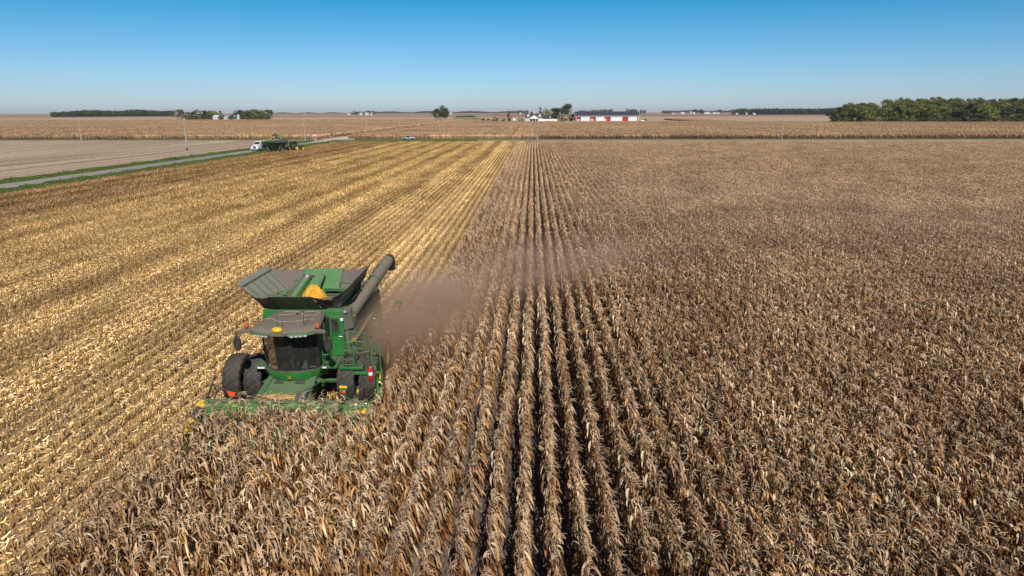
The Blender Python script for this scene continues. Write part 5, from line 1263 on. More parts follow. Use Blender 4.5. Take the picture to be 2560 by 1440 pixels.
gz2, gr2 = ztop(296.5, HY), ztop(291.5, HY + 4)
b = MB(); b.prism([(1, 0), (10, 0), (10, gz2), (5.5, gr2 - .1), (1, gz2)], 'x', W1, W2); o = b.build('garage_wing', m_housew, hs, smooth=0)
b = MB(); b.plate([(W1, .5, gz2 - .1), (W2 + .4, .5, gz2 - .1), (W2 + .4, 5.5, gr2), (W1, 5.5, gr2)], .14); b.plate([(W2 + .4, 10.5, gz2 - .1), (W1, 10.5, gz2 - .1), (W1, 5.5, gr2), (W2 + .4, 5.5, gr2)], .14); b.build('wing_roof', m_roofd, o, smooth=0)
b = MB(); b.box(W1 + 8, W1 + 9.2, 2.2, 3.2, gz2, gr2 + .4); b.build('cupola', m_housew, o, bevel=.05)
for q in (3, 6.5, 10): 
    b = MB(); b.box(W1 + q, W1 + q + 2.2, .88, .98, .1, 2.4); b.build('garage_door', m_galv, o)
p = gy(1285.5, 290, 770)
gz_ = empty('gazebo', (p.x, 770, 0)); tag(gz_, 'small white garden gazebo left of the farmhouse', 'gazebo')
b = MB()
for k in range(6): b.cyl((1.7 * math.cos(k * 1.047), 1.7 * math.sin(k * 1.047), 0), (1.7 * math.cos(k * 1.047), 1.7 * math.sin(k * 1.047), 2.8), .14, n=6)
b.lathe([(.8, 1.7), (.9, 1.75), (1.0, 1.7)], 6, 'z'); b.build('frame', m_housew, gz_, smooth=0)
b = MB(); b.lathe([(2.7, 2.2), (3.9, .9), (4.2, .8), (5.2, .05)], 6, 'z'); b.build('roof', m_housew, gz_, smooth=0)
# parked pale trailer by the barn's right end
p = gy(1607, 300, 735)
tr = empty('utility_trailer', (p.x, 735, 0)); tag(tr, 'low white trailer parked at the right end of the red barn', 'trailer')
b = MB(); b.box(-2.4, 2.4, -1.1, 1.1, .9, 2.9); b.build('box_body', m_housew, tr, bevel=.15)
b = MB(); b.cyl((-.5, -1.15, .45), (-.5, 1.15, .45), .42, n=14); b.cyl((.6, -1.15, .45), (.6, 1.15, .45), .42, n=14); b.build('wheels', m_rubber, tr)
tree('darkbush', 1612, 748, 12, 5.0, 'dark low shrub behind the white trailer by the barn', None, 'bush', cat='bush')
# big white gate post things left of house: garden wall piece
# ---------------- far tree lines (mass) and farmsteads near the horizon
m_hazetree = leaf_mat('far_leaves', trans=.2)
def far_wood(name, px0, px1, Y0, Y1, topf, label, seed, dens=1.0, pal=DP):
    rs = np.random.default_rng(seed); F = FastMesh()
    n = int(abs(px1 - px0) * 2.2 * dens)
    for i in range(n):
        px = px0 + (px1 - px0) * (i + rs.uniform(0, 1)) / n; Y = Y0 + (Y1 - Y0) * (px - px0) / (px1 - px0) + rs.uniform(0, 120)
        c = gy(px, 285, Y); zt_ = topf(px, Y) * rs.uniform(.7, 1.25); W = zt_ * rs.uniform(.35, .6)
        base = np.array(pal[rs.choice(len(pal))]) * rs.uniform(.8, 1.25)
        k = 70; u = rs.normal(0, 1, (k, 3)); u /= np.linalg.norm(u, axis=1)[:, None]
        cc = np.array([c.x, Y, zt_ * .52]) + u * [W * .6, W * .6, zt_ * .48] * rs.uniform(.6, 1, (k, 1))
        a = rs.normal(0, 1, (k, 3)); a /= np.linalg.norm(a, axis=1)[:, None]; b = np.cross(a, u); b /= np.linalg.norm(b, axis=1)[:, None] + 1e-6
        sz = zt_ * rs.uniform(.06, .12, (k, 1))
        V = np.stack([cc - a * sz - b * sz, cc + a * sz - b * sz, cc + a * sz + b * sz, cc - a * sz + b * sz], 1).reshape(-1, 3)
        F.V.append(V); F.F.append(np.arange(4 * k).reshape(k, 4) + F.n); F.n += len(V)
        q = np.ones((4 * k, 4)); q[:, :3] = np.repeat(base[None] * rs.uniform(.75, 1.25, (k, 1)), 4, 0); F.Cc.append(q)
    o = bpy.data.objects.new(name, F.mesh(name, m_hazetree)); C.objects.link(o); tag(o, label, 'wood', kind='stuff'); return o
far_wood('distant_wood', 128, 432, 1900, 2200, lambda px, Y: ztop(283 - 2.0 * min(1, max(0, (px - 160) / 100)) + 1.2 * math.sin(px * .05) + (1 if px < 150 else 0), Y) + 6, 'long dark wood low on the horizon at left', 1)
far_wood('distant_wood', 1842, 2090, 2500, 2300, lambda px, Y: ztop(275.2, Y), 'thin dark wood on the horizon left of the large wood', 2, pal=DP)
far_wood('horizon_trees', 680, 880, 5200, 5200, lambda px, Y: ztop(280.4 - .8 * math.sin(px * .1), Y) , 'faint blue line of trees on the horizon between farmsteads', 3, .5)
far_wood('horizon_trees', 935, 1300, 5200, 5600, lambda px, Y: ztop(278.6 - 1.0 * math.sin(px * .06), Y), 'faint blue line of trees on the horizon behind the two lobed tree', 4, .5)
far_wood('horizon_trees', 1660, 1900, 5400, 5400, lambda px, Y: ztop(277.6 - .7 * math.sin(px * .07), Y), 'faint blue line of trees on the horizon right of the barn', 5, .5)
far_wood('horizon_trees', 0, 130, 5400, 5400, lambda px, Y: ztop(286.5, Y), 'faint line of trees at the far left end of the horizon', 6, .25)
# far farmsteads: clumps of trees and white buildings
def clump(x0, x1, py, Y, n, kinds, where, grp):
    for i in range(n):
        x = x0 + (x1 - x0) * (i + .5) / n + rnd.uniform(-2, 2); pyy = py + rnd.uniform(-1.5, 1.5); k = kinds[i % len(kinds)]
        tree(k, x, Y + rnd.uniform(-30, 30), (x1 - x0) / n * 1.7, ztop(pyy, Y), {'dark': 'dark tree ', 'green_a': 'green tree ', 'green_b': 'green tree ', 'conifer': 'spiky conifer ', 'yellow_a': 'pale green tree ', 'bush': 'low green tree ', 'darkbush': 'low dark tree '}[k] + where, grp)
clump(880, 937, 276.5, 2600, 7, ['dark', 'dark', 'conifer', 'conifer', 'green_b', 'green_b', 'dark'], 'at the distant farmstead just left of centre', 'trees of the distant farmstead left of centre')
clump(1293, 1318, 275.5, 3000, 4, ['dark', 'green_b'], 'at the distant farmstead behind the farmhouse', 'trees of the distant farmstead behind the farmhouse')
clump(1442, 1470, 275, 2300, 4, ['dark', 'green_b'], 'showing just over the left end of the barn roof', 'treetops over the left end of the barn roof')
clump(1477, 1493, 275, 2300, 2, ['dark', 'green_b'], 'showing over the barn roof, left of its middle', 'treetops over the barn roof left of its middle')
clump(1498, 1530, 273.8, 2300, 5, ['green_b', 'dark'], 'showing over the middle of the barn roof', 'treetops over the middle of the barn roof')
clump(1565, 1594, 272.5, 2300, 5, ['dark', 'green_b'], 'showing just over the right end of the barn roof', 'treetops over the right end of the barn roof')
clump(1600, 1612, 275.5, 2500, 2, ['dark', 'green_b'], 'right of the barn on the horizon', 'trees right of the barn on the horizon')
clump(1656, 1679, 275.5, 3000, 4, ['dark', 'bush'], 'in the open on the horizon right of the barn', 'small trees in the open right of the barn')
clump(1731, 1760, 274.5, 2800, 4, ['dark', 'conifer'], 'among the white buildings of the distant hamlet', 'trees of the distant hamlet')
clump(1790, 1800, 274, 2800, 1, ['dark'], 'at the right end of the distant hamlet', 'trees of the distant hamlet')
clump(1828, 1866, 273, 2300, 5, ['bush', 'dark', 'green_b', 'dark', 'bush'], 'at the farmstead before the thin dark wood', 'trees of the farmstead before the thin dark wood')
k_ = 0
for x, wp, t, Y, l in ((902, 9, 277.6, 2550, 'white shed at the left of the distant farmstead'), (917, 11, 277.2, 2530, 'larger white barn in the middle of the distant farmstead'), (928, 6, 278.2, 2540, 'small white house right of the distant barn'), (872, 7, 279.2, 2700, 'low white shed left of the distant farmstead'), (761, 5, 281.0, 3000, 'tiny white shed alone on the horizon'),
                       (1127, 9, 277.2, 3000, 'white farm building right behind the two lobed tree'), (1301, 5, 276.5, 2900, 'tiny white house among trees behind the farmhouse'), (1325, 6, 275.8, 3000, 'pale shed on the horizon over the farmhouse'), (1336, 4, 275.6, 3000, 'narrow pale shed on the horizon over the farmhouse'),
                       (1457, 6, 277, 2250, 'pale house over the left end of the barn roof'), (1511, 6, 276.5, 2250, 'left pale house over the middle of the barn roof'), (1519, 4, 276.5, 2250, 'right pale house over the middle of the barn roof'), (1575, 9, 276, 2250, 'white shed over the right end of the barn roof'), (1603, 7, 277, 2480, 'white shed on the horizon just right of the barn'),
                       (1683, 5, 279, 2900, 'tiny white shed left of the distant hamlet'), (1707, 12, 276, 2800, 'wide white hall at the left of the hamlet'), (1727, 5, 273.5, 2790, 'tall white elevator tower of the hamlet'), (1735, 8, 276.5, 2780, 'white shed at the foot of the elevator tower'), (1768, 17, 276, 2790, 'long white building in the middle of the hamlet'), (1788, 14, 276.5, 2780, 'white warehouse in the right of the hamlet'), (1796, 6, 277.5, 2760, 'last small shed right of the hamlet'),
                       (1843, 5, 278, 2250, 'small white house at the farmstead before the thin wood'), (1867, 3.5, 277.5, 2250, 'tiny white house left of the thin wood'), (1886, 8, 279.2, 2300, 'low pale shed before the thin dark wood'), (39, 2, 285, 3500, 'tiny dark silo on the far left horizon')):
    z_ = ztop(t, Y); ce = gy(1280, 285, Y)
    zb = (z_ + (gy(x, 279, Y).z - gy(1280, 279, Y).z)) * .62
    shed(x, Y, wp, max(3, zb * .72), max(4, zb), 12, l, 'building', 'farm_building', along='x' if k_ % 3 else 'y', door=True); k_ += 1

# ================================================================ poles, signs, small things by the roads
m_pole = mat('weathered_pole', (.42, .38, .34), .85, noise=.3, scale=3)
pz = 9.9
pl0 = empty('utility_pole', (0, 0, 0))
b = MB(); b.tube([(0, 0, 0), (0, 0, pz * .5), (0, 0, pz)], [.21, .19, .15], 8); b.build('pole', m_pole, pl0)
b = MB(); b.lathe([(0, .05), (.04, .1), (.08, .05), (.12, .1), (.2, .03)], 8, 'z', (0, 0, pz)); b.build('insulator', m_decal, pl0)
b = MB(); b.box(.1, .22, -.05, .05, pz - 1.6, pz - 1.4); b.build('bracket', m_steel, pl0)
poles = []
spots = [(-95.8, 190, 'weathered utility pole by the paved road with a black band'), (-95.8, 291, 'utility pole at the corner of the two roads'), (-95.8, 400, 'first utility pole along the gravel road beyond the crossing'), (-95.8, 500, 'second utility pole along the gravel road beyond the crossing'), (-95.8, 600, 'third utility pole along the gravel road beyond the crossing'), (-95.8, 700, 'fourth pole, seen before the two lobed tree'), (-95.8, 800, 'fifth and farthest pole of the gravel road line'),
         (-195.5, 296.5, 'leftmost utility pole, beside the bean field'), (2.0, 296.5, 'utility pole on the cross road before the farmhouse'), (104.5, 296.5, 'utility pole on the cross road midway to the wood'), (207, 296.5, 'rightmost utility pole, before the large wood')]
for i, (x, y, l) in enumerate(spots):
    o = pl0 if i == 0 else copy_tree(pl0)
    o.location = (x, y, 0); tag(o, l, 'utility pole', 'utility poles along the two roads')
b = MB(); b.cyl((0, -.01, 1.7), (0, -.01, 2.5), .20, n=12); b.build('black_band', m_black, pl0)
def wire(pts, label):
    b = MB()
    for A, B in zip(pts[:-1], pts[1:]):
        b.tube([(A[0] + (B[0] - A[0]) * t, A[1] + (B[1] - A[1]) * t, pz + .15 - 4 * 1.1 * t * (1 - t)) for t in [i / 10 for i in range(11)]], .012, 4)
    o = b.build('power_line', m_steel); tag(o, label, 'power line')
wire([(-95.8, 90), (-95.8, 190), (-95.8, 291), (-95.8, 400), (-95.8, 500), (-95.8, 600), (-95.8, 700), (-95.8, 800)], 'single wire running from pole to pole along the roadside')
wire([(-295, 296.5), (-195.5, 296.5), (-95.8, 291), (2, 296.5), (104.5, 296.5), (207, 296.5), (310, 296.5)], 'single wire running from pole to pole along the cross road')

def text(body, parent, size, loc, rot, m, name='lettering'):
    c = bpy.data.curves.new(name, 'FONT'); c.body = body; c.size = size; c.align_x = 'CENTER'; c.align_y = 'CENTER'; c.extrude = .004; c.materials.append(m)
    t_ = bpy.data.objects.new(name, c); me = bpy.data.meshes.new_from_object(t_); me.name = name; o = bpy.data.objects.new(name, me); C.objects.link(o); o.parent = parent; o.location = loc; o.rotation_euler = rot; return o
p = gp(827, 359)
ss = empty('stop_sign', (p.x, p.y, 0)); tag(ss, 'red octagonal STOP sign on a thin post at the road crossing', 'sign'); ss.rotation_euler = (0, 0, R(12))
b = MB(); b.box(-.04, .04, 0, .05, 0, 2.9); b.build('post', m_galv, ss)
b = MB(); r_ = .50; b.prism([(r_ * math.cos(R(22.5 + 45 * k)), 2.75 + r_ * math.sin(R(22.5 + 45 * k))) for k in range(8)], 'y', -.03, -.005); o = b.build('sign_plate', m_red, ss, smooth=0)
text('STOP', o, .40, (0, -.036, 2.75), (R(90), 0, 0), m_decal)
p = gp(835.5, 358)
ns = empty('street_name_sign', (p.x, p.y, 0)); tag(ns, 'small green street name sign right of the stop sign', 'sign')
b = MB(); b.cyl((0, 0, 0), (0, 0, 2.7), .035, n=6); b.build('post', m_galv, ns)
b = MB(); b.box(-.45, .45, -.03, 0, 2.7, 2.95); b.build('name_plate', mat('sign_green', (.05, .35, .2), .4), ns)
p = gp(788, 351.5)
bs = empty('roadside_board', (p.x, p.y, 0)); tag(bs, 'white and red board on posts by the corner of the corn', 'board')
b = MB(); b.box(-.9, .9, 0, .06, 1.75, 2.5); o = b.build('white_panel', m_decal, bs, bevel=.01)
b = MB(); b.box(-.9, .9, -.02, .06, 1.30, 1.745); b.build('red_panel', m_red, bs, bevel=.01)
b = MB(); b.box(-.72, .72, -.035, -.004, 2.05, 2.16); b.box(-.5, .5, -.035, -.004, 1.84, 1.95); b.build('red_lettering', m_red, o)
b = MB(); b.box(-.45, -.35, 0, .08, 0, 1.3); b.box(.35, .45, 0, .08, 0, 1.3); b.build('post', m_housew, bs)
p = gp(790, 352.5); q = MB(); q.ball((p.x, p.y, .15), .38, 6, 1, .7, .6); o = q.build('white_rock', m_housew); tag(o, 'white painted stone under the roadside board', 'rock')
p = gp(820.6, 362.3)
q = MB(); q.cyl((p.x, p.y, 0), (p.x, p.y, .95), .22, n=12); q.ball((p.x, p.y, .95), .22, 6, 1, 1, .4); o = q.build('black_bollard', m_black); tag(o, 'short stout black post in the grass by the crossing', 'post')
p = gp(830.6, 361.8)
q = MB(); q.cyl((p.x, p.y, 0), (p.x, p.y, .75), .10, n=10); q.ball((p.x, p.y, .75), .1, 6); o = q.build('marker_post', m_yellow); tag(o, 'short yellow marker post in the grass below the stop sign', 'post')
p = gp(1146.5, 353)
q = MB(); q.cyl((p.x, 299.5, 0), (p.x, 299.5, 1.2), .06, n=8); q.box(p.x - .18, p.x + .18, 299.2, 299.8, 1.2, 1.5); o = q.build('mailbox', m_steel, bevel=.03); tag(o, 'grey roadside mailbox on a post before the golden corn', 'mailbox')
for i, (dx, r_) in enumerate(((0, .55), (.9, .45), (-.9, .35))):
    p = gp(878, 350.2); q = MB(); q.ball((p.x + dx, p.y + .3 * i, r_ * .4), r_, 6, 1, .8, .7); o = q.build('pale_rock', mat('pale_stone', (.5, .46, .4), .9, noise=.3) if i == 0 else bpy.data.materials['pale_stone']); tag(o, ('largest pale stone in the grass at the corn corner', 'right one of the three pale stones at the corn corner', 'left and smallest pale stone at the corn corner')[i], 'rock')

# ================================================================ vehicles
def carwheel(parent, x, y, r, w, side, rimm, name='wheel'):
    e_ = empty(name, (x, y, r)); e_.parent = parent
    b = MB(); h = w / 2; b.lathe([(-h, r * .62), (-h, r * .9), (-h * .8, r), (h * .8, r), (h, r * .9), (h, r * .62), (-h, r * .62)], 24); b.build('tyre', m_rubber, e_)
    b = MB(); b.lathe([(-h * .9, r * .63), (0, r * .5), (h * .7, r * .5), (h * .9, r * .63)], 20); b.lathe([(h * .3, .01), (h * .45, r * .25), (h * .6, r * .55)], 20); b.build('rim', rimm, e_)
    if side < 0: e_.rotation_euler = (0, 0, math.pi)
# --- pickup, nose towards -x
p = gp(1009, 353.2)
pk = empty('pickup_truck', (p.x, 303.2, .0), 0); tag(pk, 'silver crew cab pickup truck on the cross road', 'pickup truck')
m_silver = mat('silver_paint', (.42, .48, .52), .3, metal=.3, coat=.5)
b = MB(); b.prism([(-2.95, .55), (-3.0, .95), (-2.85, 1.12), (-1.35, 1.22), (-.55, 1.88), (1.05, 1.90), (1.25, 1.25), (2.95, 1.22), (3.0, .6)], 'y', -.98, .98); b.build('body', m_silver, pk, bevel=.06)
b = MB(); b.prism([(-1.18, 1.26), (-.52, 1.80), (.28, 1.82), (.28, 1.26)], 'y', -.995, .995); b.build('side_window', m_glass_dark, pk, bevel=.01)
b = MB(); b.prism([(.34, 1.26), (.34, 1.82), (.98, 1.82), (1.12, 1.26)], 'y', -.995, .995); b.build('side_window', m_glass_dark, pk, bevel=.01)
b = MB(); b.prism([(1.30, 1.02), (1.32, 1.30), (2.92, 1.27), (2.92, 1.02)], 'y', -.9, .9); b.build('truck_bed', m_black, pk)
b = MB(); b.box(-3.08, -2.9, -.95, .95, .42, .72); b.box(2.95, 3.1, -.95, .95, .45, .7); b.build('bumper', m_black, pk, bevel=.03)
b = MB(); b.box(-3.03, -2.9, -.7, .7, .74, 1.08); b.build('grille', m_black, pk)
b = MB(); b.box(2.96, 3.02, -.97, -.78, .8, 1.15); b.build('tail_light', m_red, pk)
b = MB(); b.box(-.75, -.5, -1.2, -1.0, 1.2, 1.42); b.build('mirror', m_black, pk, bevel=.02)
b = MB(); b.prism([(-2.45, .5), (-2.3, .95), (-1.5, .95), (-1.35, .5)], 'y', -.985, .985); b.prism([(1.15, .5), (1.3, .95), (2.15, .95), (2.3, .5)], 'y', -.985, .985); b.build('wheel_arch', m_black, pk)
for x in (-1.9, 1.72):
    for s in (-1, 1):
        e_ = empty('wheel', (x, s * .86, .43), -s * math.pi / 2 + (math.pi if False else 0)); e_.parent = pk
        e_.rotation_euler = (0, 0, s * math.pi / 2)
        b = MB(); b.lathe([(-.14, .27), (-.14, .38), (-.1, .43), (.1, .43), (.14, .38), (.14, .27), (-.14, .27)], 20); b.build('tyre', m_rubber, e_)
        b = MB(); b.lathe([(-.1, .28), (.05, .25), (.12, .28)], 18); b.lathe([(.06, .01), (.1, .12), (.1, .25)], 18); b.build('rim', m_chrome, e_)
# --- white lorry with hopper trailer, facing the camera
tx, ty = -87.5, 216.0
tk_ = empty('semi_truck', (tx, ty, 0), R(0)); tag(tk_, 'white conventional semi truck facing the camera, parked on the road', 'truck')
b = MB(); b.hexa([(-.95, .2, .75), (.95, .2, .75), (1.15, 2.6, .75), (-1.15, 2.6, .75)], [(-.82, .35, 1.75), (.82, .35, 1.75), (1.0, 2.6, 2.15), (-1.0, 2.6, 2.15)]); b.build('bonnet', m_white, tk_, bevel=.08)
b = MB(); b.hexa([(-1.1, 2.3, .8), (1.1, 2.3, .8), (1.1, 4.1, .8), (-1.1, 4.1, .8)], [(-1.05, 2.45, 2.1), (1.05, 2.45, 2.1), (1.1, 4.1, 2.1), (-1.1, 4.1, 2.1)]); b.hexa([(-1.05, 2.4, 2.1), (1.05, 2.4, 2.1), (1.1, 4.1, 2.1), (-1.1, 4.1, 2.1)], [(-.98, 2.85, 2.95), (.98, 2.85, 2.95), (1.02, 4.1, 3.0), (-1.02, 4.1, 3.0)]); b.build('cab', m_white, tk_, bevel=.06)
b = MB(); b.hexa([(-.92, 2.39, 2.18), (.92, 2.39, 2.18), (.92, 2.5, 2.18), (-.92, 2.5, 2.18)], [(-.86, 2.78, 2.82), (.86, 2.78, 2.82), (.86, 2.9, 2.82), (-.86, 2.9, 2.82)]); b.build('windscreen', m_glass_dark, tk_)
b = MB(); b.box(-1.08, -1.0, 3.0, 3.7, 2.15, 2.7); b.box(1.0, 1.10, 3.0, 3.7, 2.15, 2.7); b.build('side_window', m_glass_dark, tk_)
b = MB(); b.hexa([(-.52, .14, .95), (.52, .14, .95), (.52, .3, .95), (-.52, .3, .95)], [(-.48, .27, 1.6), (.48, .27, 1.6), (.48, .4, 1.6), (-.48, .4, 1.6)]); b.build('grille', m_black, tk_, bevel=.02)
b = MB(); b.box(-1.22, 1.22, -.05, .25, .38, .74); b.build('bumper', m_chrome, tk_, bevel=.05)
for s in (-1, 1):
    b = MB(); b.prism([(.1, .72), (.15, 1.2), (.7, 1.42), (1.5, 1.35), (1.9, .72)], 'x', s * .80, s * 1.22); b.build('fender', m_white, tk_, bevel=.08)
    b = MB(); b.ball((s * 1.0, .17, 1.08), .13, 6, 1.2, .6, .8); b.build('headlight', m_lens, tk_)
    b = MB(); b.cyl((s * 1.0, 4.2, .9), (s * 1.0, 4.2, 3.45), .09, n=10); b.build('exhaust_stack', m_chrome, tk_)
    b = MB(); b.box(s * 1.35 - .08, s * 1.35 + .08, 2.5, 2.6, 1.95, 2.5); b.build('mirror', m_chrome, tk_, bevel=.02)
    b = MB(); b.cyl((s * .95, 3.0, .62), (s * .95, 4.6, .62), .32, n=14); b.build('fuel_tank', m_chrome, tk_)
    carwheel(tk_, s * 1.0, 1.05, .52, .3, s, m_chrome)
    for y in (5.6, 6.9): carwheel(tk_, s * .92, y, .52, .55, s, m_chrome)
b = MB(); b.box(-.45, .45, 1.5, 7.6, .6, .85); b.build('frame', m_black, tk_)
ht = empty('hopper_trailer', (tx, ty + 5.2, 0)); tag(ht, 'dark sided grain hopper trailer behind the white semi truck', 'trailer')
b = MB(); L_ = 12.5
m_trail = mat('trailer_dark', (.05, .055, .06), .45, metal=.3)
b.hexa([(-1.2, 0, 1.7), (1.2, 0, 1.7), (1.2, L_, 1.7), (-1.2, L_, 1.7)], [(-1.25, -.1, 2.9), (1.25, -.1, 2.9), (1.25, L_, 2.9), (-1.25, L_, 2.9)])
for y0 in (1.5, 7.0): b.hexa([(-.4, y0 + 1.2, .7), (.4, y0 + 1.2, .7), (.4, y0 + 2.2, .7), (-.4, y0 + 2.2, .7)], [(-1.18, y0, 1.7), (1.18, y0, 1.7), (1.18, y0 + 3.6, 1.7), (-1.18, y0 + 3.6, 1.7)])
b.build('hopper_body', m_trail, ht, bevel=.03)
b = MB()
for k in range(12): b.box(1.235, 1.30, .4 + k * 1.05, .5 + k * 1.05, 1.7, 2.88); b.box(-1.30, -1.235, .4 + k * 1.05, .5 + k * 1.05, 1.7, 2.88)
b.build('side_ribs', m_trail, ht)
b = MB(); b.tube([(1.22, -.1, 2.95), (1.22, L_, 2.95)], .09, 8); b.tube([(-1.22, -.1, 2.95), (-1.22, L_, 2.95)], .09, 8); b.build('rolled_tarp', m_housew, ht)
b = MB(); b.tube([(1.32, .5, 1.0), (1.32, .5, 2.9)], .03, 5); b.tube([(1.32, .9, 1.0), (1.32, .9, 2.9)], .03, 5)
for k in range(6): b.tube([(1.32, .5, 1.2 + .3 * k), (1.32, .9, 1.2 + .3 * k)], .03, 5)
b.build('ladder', m_chrome, ht)
for s in (-1, 1):
    for y in (10.0, 11.3): carwheel(ht, s * .95, y, .52, .55, s, m_chrome)
q = MB(); rr = random.Random(9); n1 = 16; vs = []
for j in range(5):
    for i in range(n1):
        t = 2 * math.pi * i / n1; r_ = j / 4; vs.append((tx + 1.1 * r_ * math.cos(t), ty + 7.5 + 2.2 * r_ * math.sin(t), 3.25 - .7 * r_ ** 1.3 + rr.uniform(-.03, .03)))
q.add(vs, [(j * n1 + i, j * n1 + (i + 1) % n1, (j + 1) * n1 + (i + 1) % n1, (j + 1) * n1 + i) for j in range(4) for i in range(n1)]); o = q.build('corn_grain', m_corng, smooth=60); tag(o, 'pile of yellow corn heaped in the hopper trailer', 'grain', kind='stuff')
# --- grain cart with spout over the trailer, tractor ahead of it. Both head away to the right.
HD = R(-22)                                            # local +y is the way the tractor points
pc = Vector((-79.8, 211.5, 0))
gc = empty('grain_cart', pc, HD); tag(gc, 'dark green grain cart with folding spout unloading beside the truck', 'grain cart')
m_cart = mat('cart_green', (.015, .055, .02), .45, dust=(.1, .35), scale=.6)
b = MB()
b.hexa([(-.7, .6, 1.0), (.7, .6, 1.0), (.7, 3.6, 1.0), (-.7, 3.6, 1.0)], [(-1.75, -.9, 2.9), (1.75, -.9, 2.9), (1.75, 4.9, 2.9), (-1.75, 4.9, 2.9)])
b.hexa([(-1.75, -.9, 2.9), (1.75, -.9, 2.9), (1.75, 4.9, 2.9), (-1.75, 4.9, 2.9)], [(-1.8, -1.0, 3.6), (1.8, -1.0, 3.6), (1.8, 5.0, 3.6), (-1.8, 5.0, 3.6)])
b.build('tank', m_cart, gc, bevel=.03, smooth=0)
b = MB(); b.box(-1.86, 1.86, -1.06, -.98, 3.35, 3.66); b.build('top_band', mat('cart_light_green', (.10, .24, .09), .5), gc)
b = MB(); b.box(1.81, 1.87, -1.0, 5.0, 2.95, 3.6); b.build('side_tarp', mat('grey_tarp', (.12, .12, .125), .8), gc)
b = MB()
for k in range(5): x = -1.3 + k * .65; b.hexa([(x - .04, .3 - .3, 1.3), (x + .04, 0, 1.3), (x + .04, .1, 1.3), (x - .04, .1, 1.3)], [(x - .04, -1.0, 2.9), (x + .04, -1.0, 2.9), (x + .04, -.9, 2.9), (x - .04, -.9, 2.9)])
b.build('tank_ribs', m_cart, gc)
b = MB(); b.box(-.25, .25, -.2, 6.2, .75, 1.0); b.box(-1.5, 1.5, 1.4, 1.8, .7, 1.0); b.cyl((0, 5.9, .8), (0, 7.4, .6), .1); b.build('frame', m_cart, gc)
for s in (-1, 1): wheel(gc, s * 1.65, 1.6, .98, .98, .8, m_steel, s, lugs=18)
b = MB(); b.tube([(.3, 4.9, 1.2), (-.3, 4.6, 3.4), (-.9, 4.0, 4.9), (-1.5, 3.5, 5.35)], .24, 14); sp = b.build('unload_spout', mat('spout_green', (.07, .22, .08), .5), gc)
b = MB(); b.tube([(-1.45, 3.5, 5.36), (-1.9, 3.2, 5.2), (-2.3, 2.95, 4.75)], [.26, .27, .25], 14); b.build('spout_hood', m_black, sp)
b = MB(); b.box(.3, .5, -1.12, -1.07, 1.7, 1.9); b.build('reflector', m_orange, gc)
q = MB(); d_ = Matrix.Rotation(HD, 4, 'Z'); s0 = pc + d_ @ Vector((-2.35, 2.95, 4.6)); q.tube([s0, s0 + Vector((-.6, 0, -.5)), s0 + Vector((-1.0, .1, -1.4))], [.14, .13, .2], 8); o = q.build('corn_stream', m_corng); tag(o, 'stream of yellow corn falling from the cart spout into the trailer', 'grain', kind='stuff')
pt_ = pc + d_ @ Vector((.3, 8.3, 0))
tr = empty('tractor', pt_, HD + R(-4)); tag(tr, 'green tractor with yellow wheels hitched to the grain cart', 'tractor')
b = MB(); b.hexa([(-.38, 1.4, 1.1), (.38, 1.4, 1.1), (.33, 4.0, 1.1), (-.33, 4.0, 1.1)], [(-.42, 1.4, 2.0), (.42, 1.4, 2.0), (.34, 3.9, 1.75), (-.34, 3.9, 1.75)]); b.build('bonnet', m_green_clean, tr, bevel=.08)
b = MB(); b.box(-.3, .3, -.6, 3.4, .75, 1.15); b.build('chassis', m_black, tr)
b = MB(); b.box(-.8, .8, -.5, 1.35, 2.9, 3.08); b.build('cab_roof', m_green_clean, tr, bevel=.07)
b = MB(); b.hexa([(-.65, -.4, 1.25), (.65, -.4, 1.25), (.6, 1.35, 1.25), (-.6, 1.35, 1.25)], [(-.7, -.4, 2.9), (.7, -.4, 2.9), (.65, 1.2, 2.9), (-.65, 1.2, 2.9)]); cbx = b.build('cab_glass', m_glass_dark, tr)
b = MB()
for (x, y, x2, y2) in ((-.67, -.42, -.72, -.42), (.67, -.42, .72, -.42), (-.62, 1.36, -.67, 1.22), (.62, 1.36, .67, 1.22)): b.tube([(x, y, 1.25), (x2, y2, 2.92)], .05, 6)
b.build('cab_pillars', m_green_clean, cbx)
b = MB(); b.cyl((.55, 1.55, 1.6), (.55, 1.55, 3.0), .06, n=8); b.build('exhaust_pipe', m_black, tr)
for s in (-1, 1):
    b = MB(); b.prism([(-.9, 1.5), (-.5, 2.05), (.5, 2.1), (1.0, 1.6), (.9, 1.5), (.4, 1.98), (-.4, 1.95), (-.8, 1.45)], 'x', s * .7, s * 1.3); b.build('fender', m_green_clean, tr)
    wheel(tr, s * 1.05, 0, 1.02, 1.02, .52, m_yellow, s, lugs=18); wheel(tr, s * 1.70, 0, 1.02, 1.02, .52, m_yellow, s, lugs=18)
    wheel(tr, s * 1.0, 2.9, .80, .80, .46, m_yellow, s, lugs=16); wheel(tr, s * 1.55, 2.9, .80, .80, .42, m_yellow, s, lugs=16)

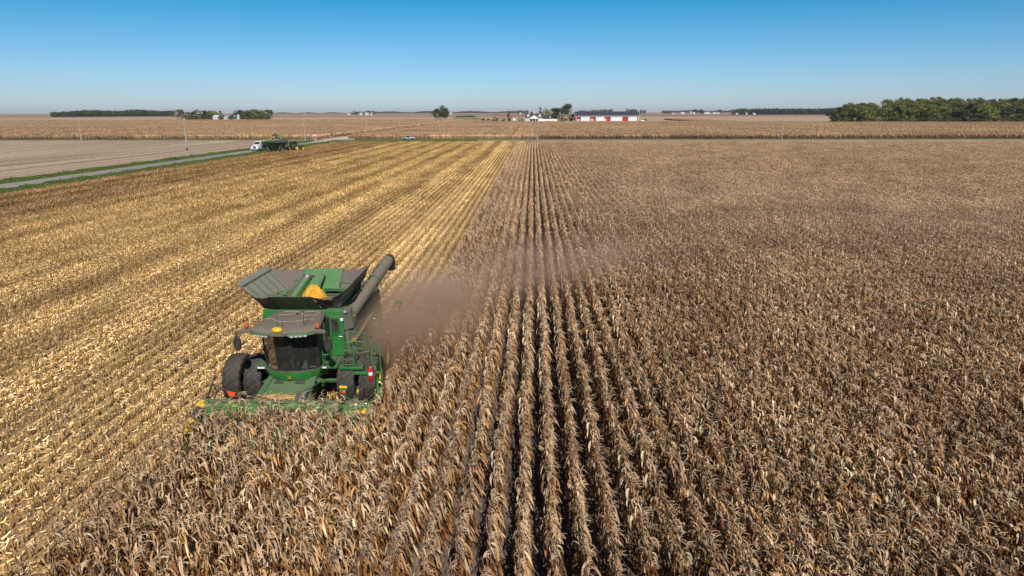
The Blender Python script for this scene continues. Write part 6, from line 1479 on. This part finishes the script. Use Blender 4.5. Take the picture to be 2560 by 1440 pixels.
# ================================================================ dust and haze
def dust(name, loc, size, rz, dens, col, label, nscale=2.2, lo=.42, hi=.75, power=1.5, stretch=(1, 1, 1), ry=0.0):
    b = MB(); b.ball((0, 0, 0), 1.0, 12); m = bpy.data.materials.new(name); m.use_nodes = True; nt = m.node_tree; nt.nodes.clear()
    out = nt.nodes.new('ShaderNodeOutputMaterial'); pv = nt.nodes.new('ShaderNodeVolumePrincipled'); pv.inputs['Color'].default_value = (*col, 1); pv.inputs['Anisotropy'].default_value = .2
    pv.inputs['Density Attribute'].default_value = ''
    t = nt.nodes.new('ShaderNodeTexCoord'); ln_ = nt.nodes.new('ShaderNodeVectorMath'); ln_.operation = 'LENGTH'; nt.links.new(t.outputs['Object'], ln_.inputs[0])
    mr = nt.nodes.new('ShaderNodeMapRange'); mr.interpolation_type = 'SMOOTHSTEP'; mr.inputs['From Min'].default_value = 1.0; mr.inputs['From Max'].default_value = .1; nt.links.new(ln_.outputs['Value'], mr.inputs['Value'])
    pw = nt.nodes.new('ShaderNodeMath'); pw.operation = 'POWER'; pw.inputs[1].default_value = power; nt.links.new(mr.outputs[0], pw.inputs[0])
    mp = nt.nodes.new('ShaderNodeMapping'); mp.inputs['Scale'].default_value = stretch; nt.links.new(t.outputs['Object'], mp.inputs[0])
    nz = nt.nodes.new('ShaderNodeTexNoise'); nz.inputs['Scale'].default_value = nscale; nz.inputs['Detail'].default_value = 3; nt.links.new(mp.outputs[0], nz.inputs['Vector'])
    m2 = nt.nodes.new('ShaderNodeMapRange'); m2.inputs['From Min'].default_value = lo; m2.inputs['From Max'].default_value = hi; nt.links.new(nz.outputs[0], m2.inputs['Value'])
    mu = nt.nodes.new('ShaderNodeMath'); mu.operation = 'MULTIPLY'; nt.links.new(pw.outputs[0], mu.inputs[0]); nt.links.new(m2.outputs[0], mu.inputs[1])
    m3 = nt.nodes.new('ShaderNodeMath'); m3.operation = 'MULTIPLY'; m3.inputs[1].default_value = dens; nt.links.new(mu.outputs[0], m3.inputs[0])
    nt.links.new(m3.outputs[0], pv.inputs['Density']); nt.links.new(pv.outputs[0], out.inputs['Volume'])
    o = b.build(name, m, smooth=60); o.location = loc; o.scale = size; o.rotation_euler = (0, ry, rz); tag(o, label, 'dust', kind='stuff'); return o
DC = (.97, .71, .53)
if USE_DUST:
    dust('dust_cloud', (-5.6, 32.6, 2.0), (3.9, 7.2, 2.9), R(-20), 1.0, DC, 'thick reddish brown dust boiling out behind the harvester', 2.0, .22, .62, 1.2)
    dust('dust_plume', (0.3, 40.5, 2.8), (12.5, 5.4, 2.5), R(36), .22, DC, 'brown dust plume drifting over the corn rows', 2.2, .26, .66, 1.1, (1.6, 1, 1))
    dust('dust_veil', (20, 66, 2.5), (44, 40, 3.8), R(12), .013, (.95, .74, .62), 'thin veil of dust hanging over the corn far to the right', 2.5, .25, .7, .8)
def haze(d):
    m = bpy.data.materials.new('haze'); m.use_nodes = True; nt = m.node_tree; nt.nodes.clear(); out = nt.nodes.new('ShaderNodeOutputMaterial'); pv = nt.nodes.new('ShaderNodeVolumePrincipled')
    pv.inputs['Color'].default_value = (.70, .86, 1.0, 1); pv.inputs['Density'].default_value = d; pv.inputs['Anisotropy'].default_value = .3; nt.links.new(pv.outputs[0], out.inputs['Volume'])
    b = MB(); b.box(-8100, 8100, -700, 8100, -1.1, 36); o = b.build('haze', m, smooth=0); tag(o, 'thin pale air haze over the whole plain', kind='stuff')
if USE_HAZE: haze(.00006)
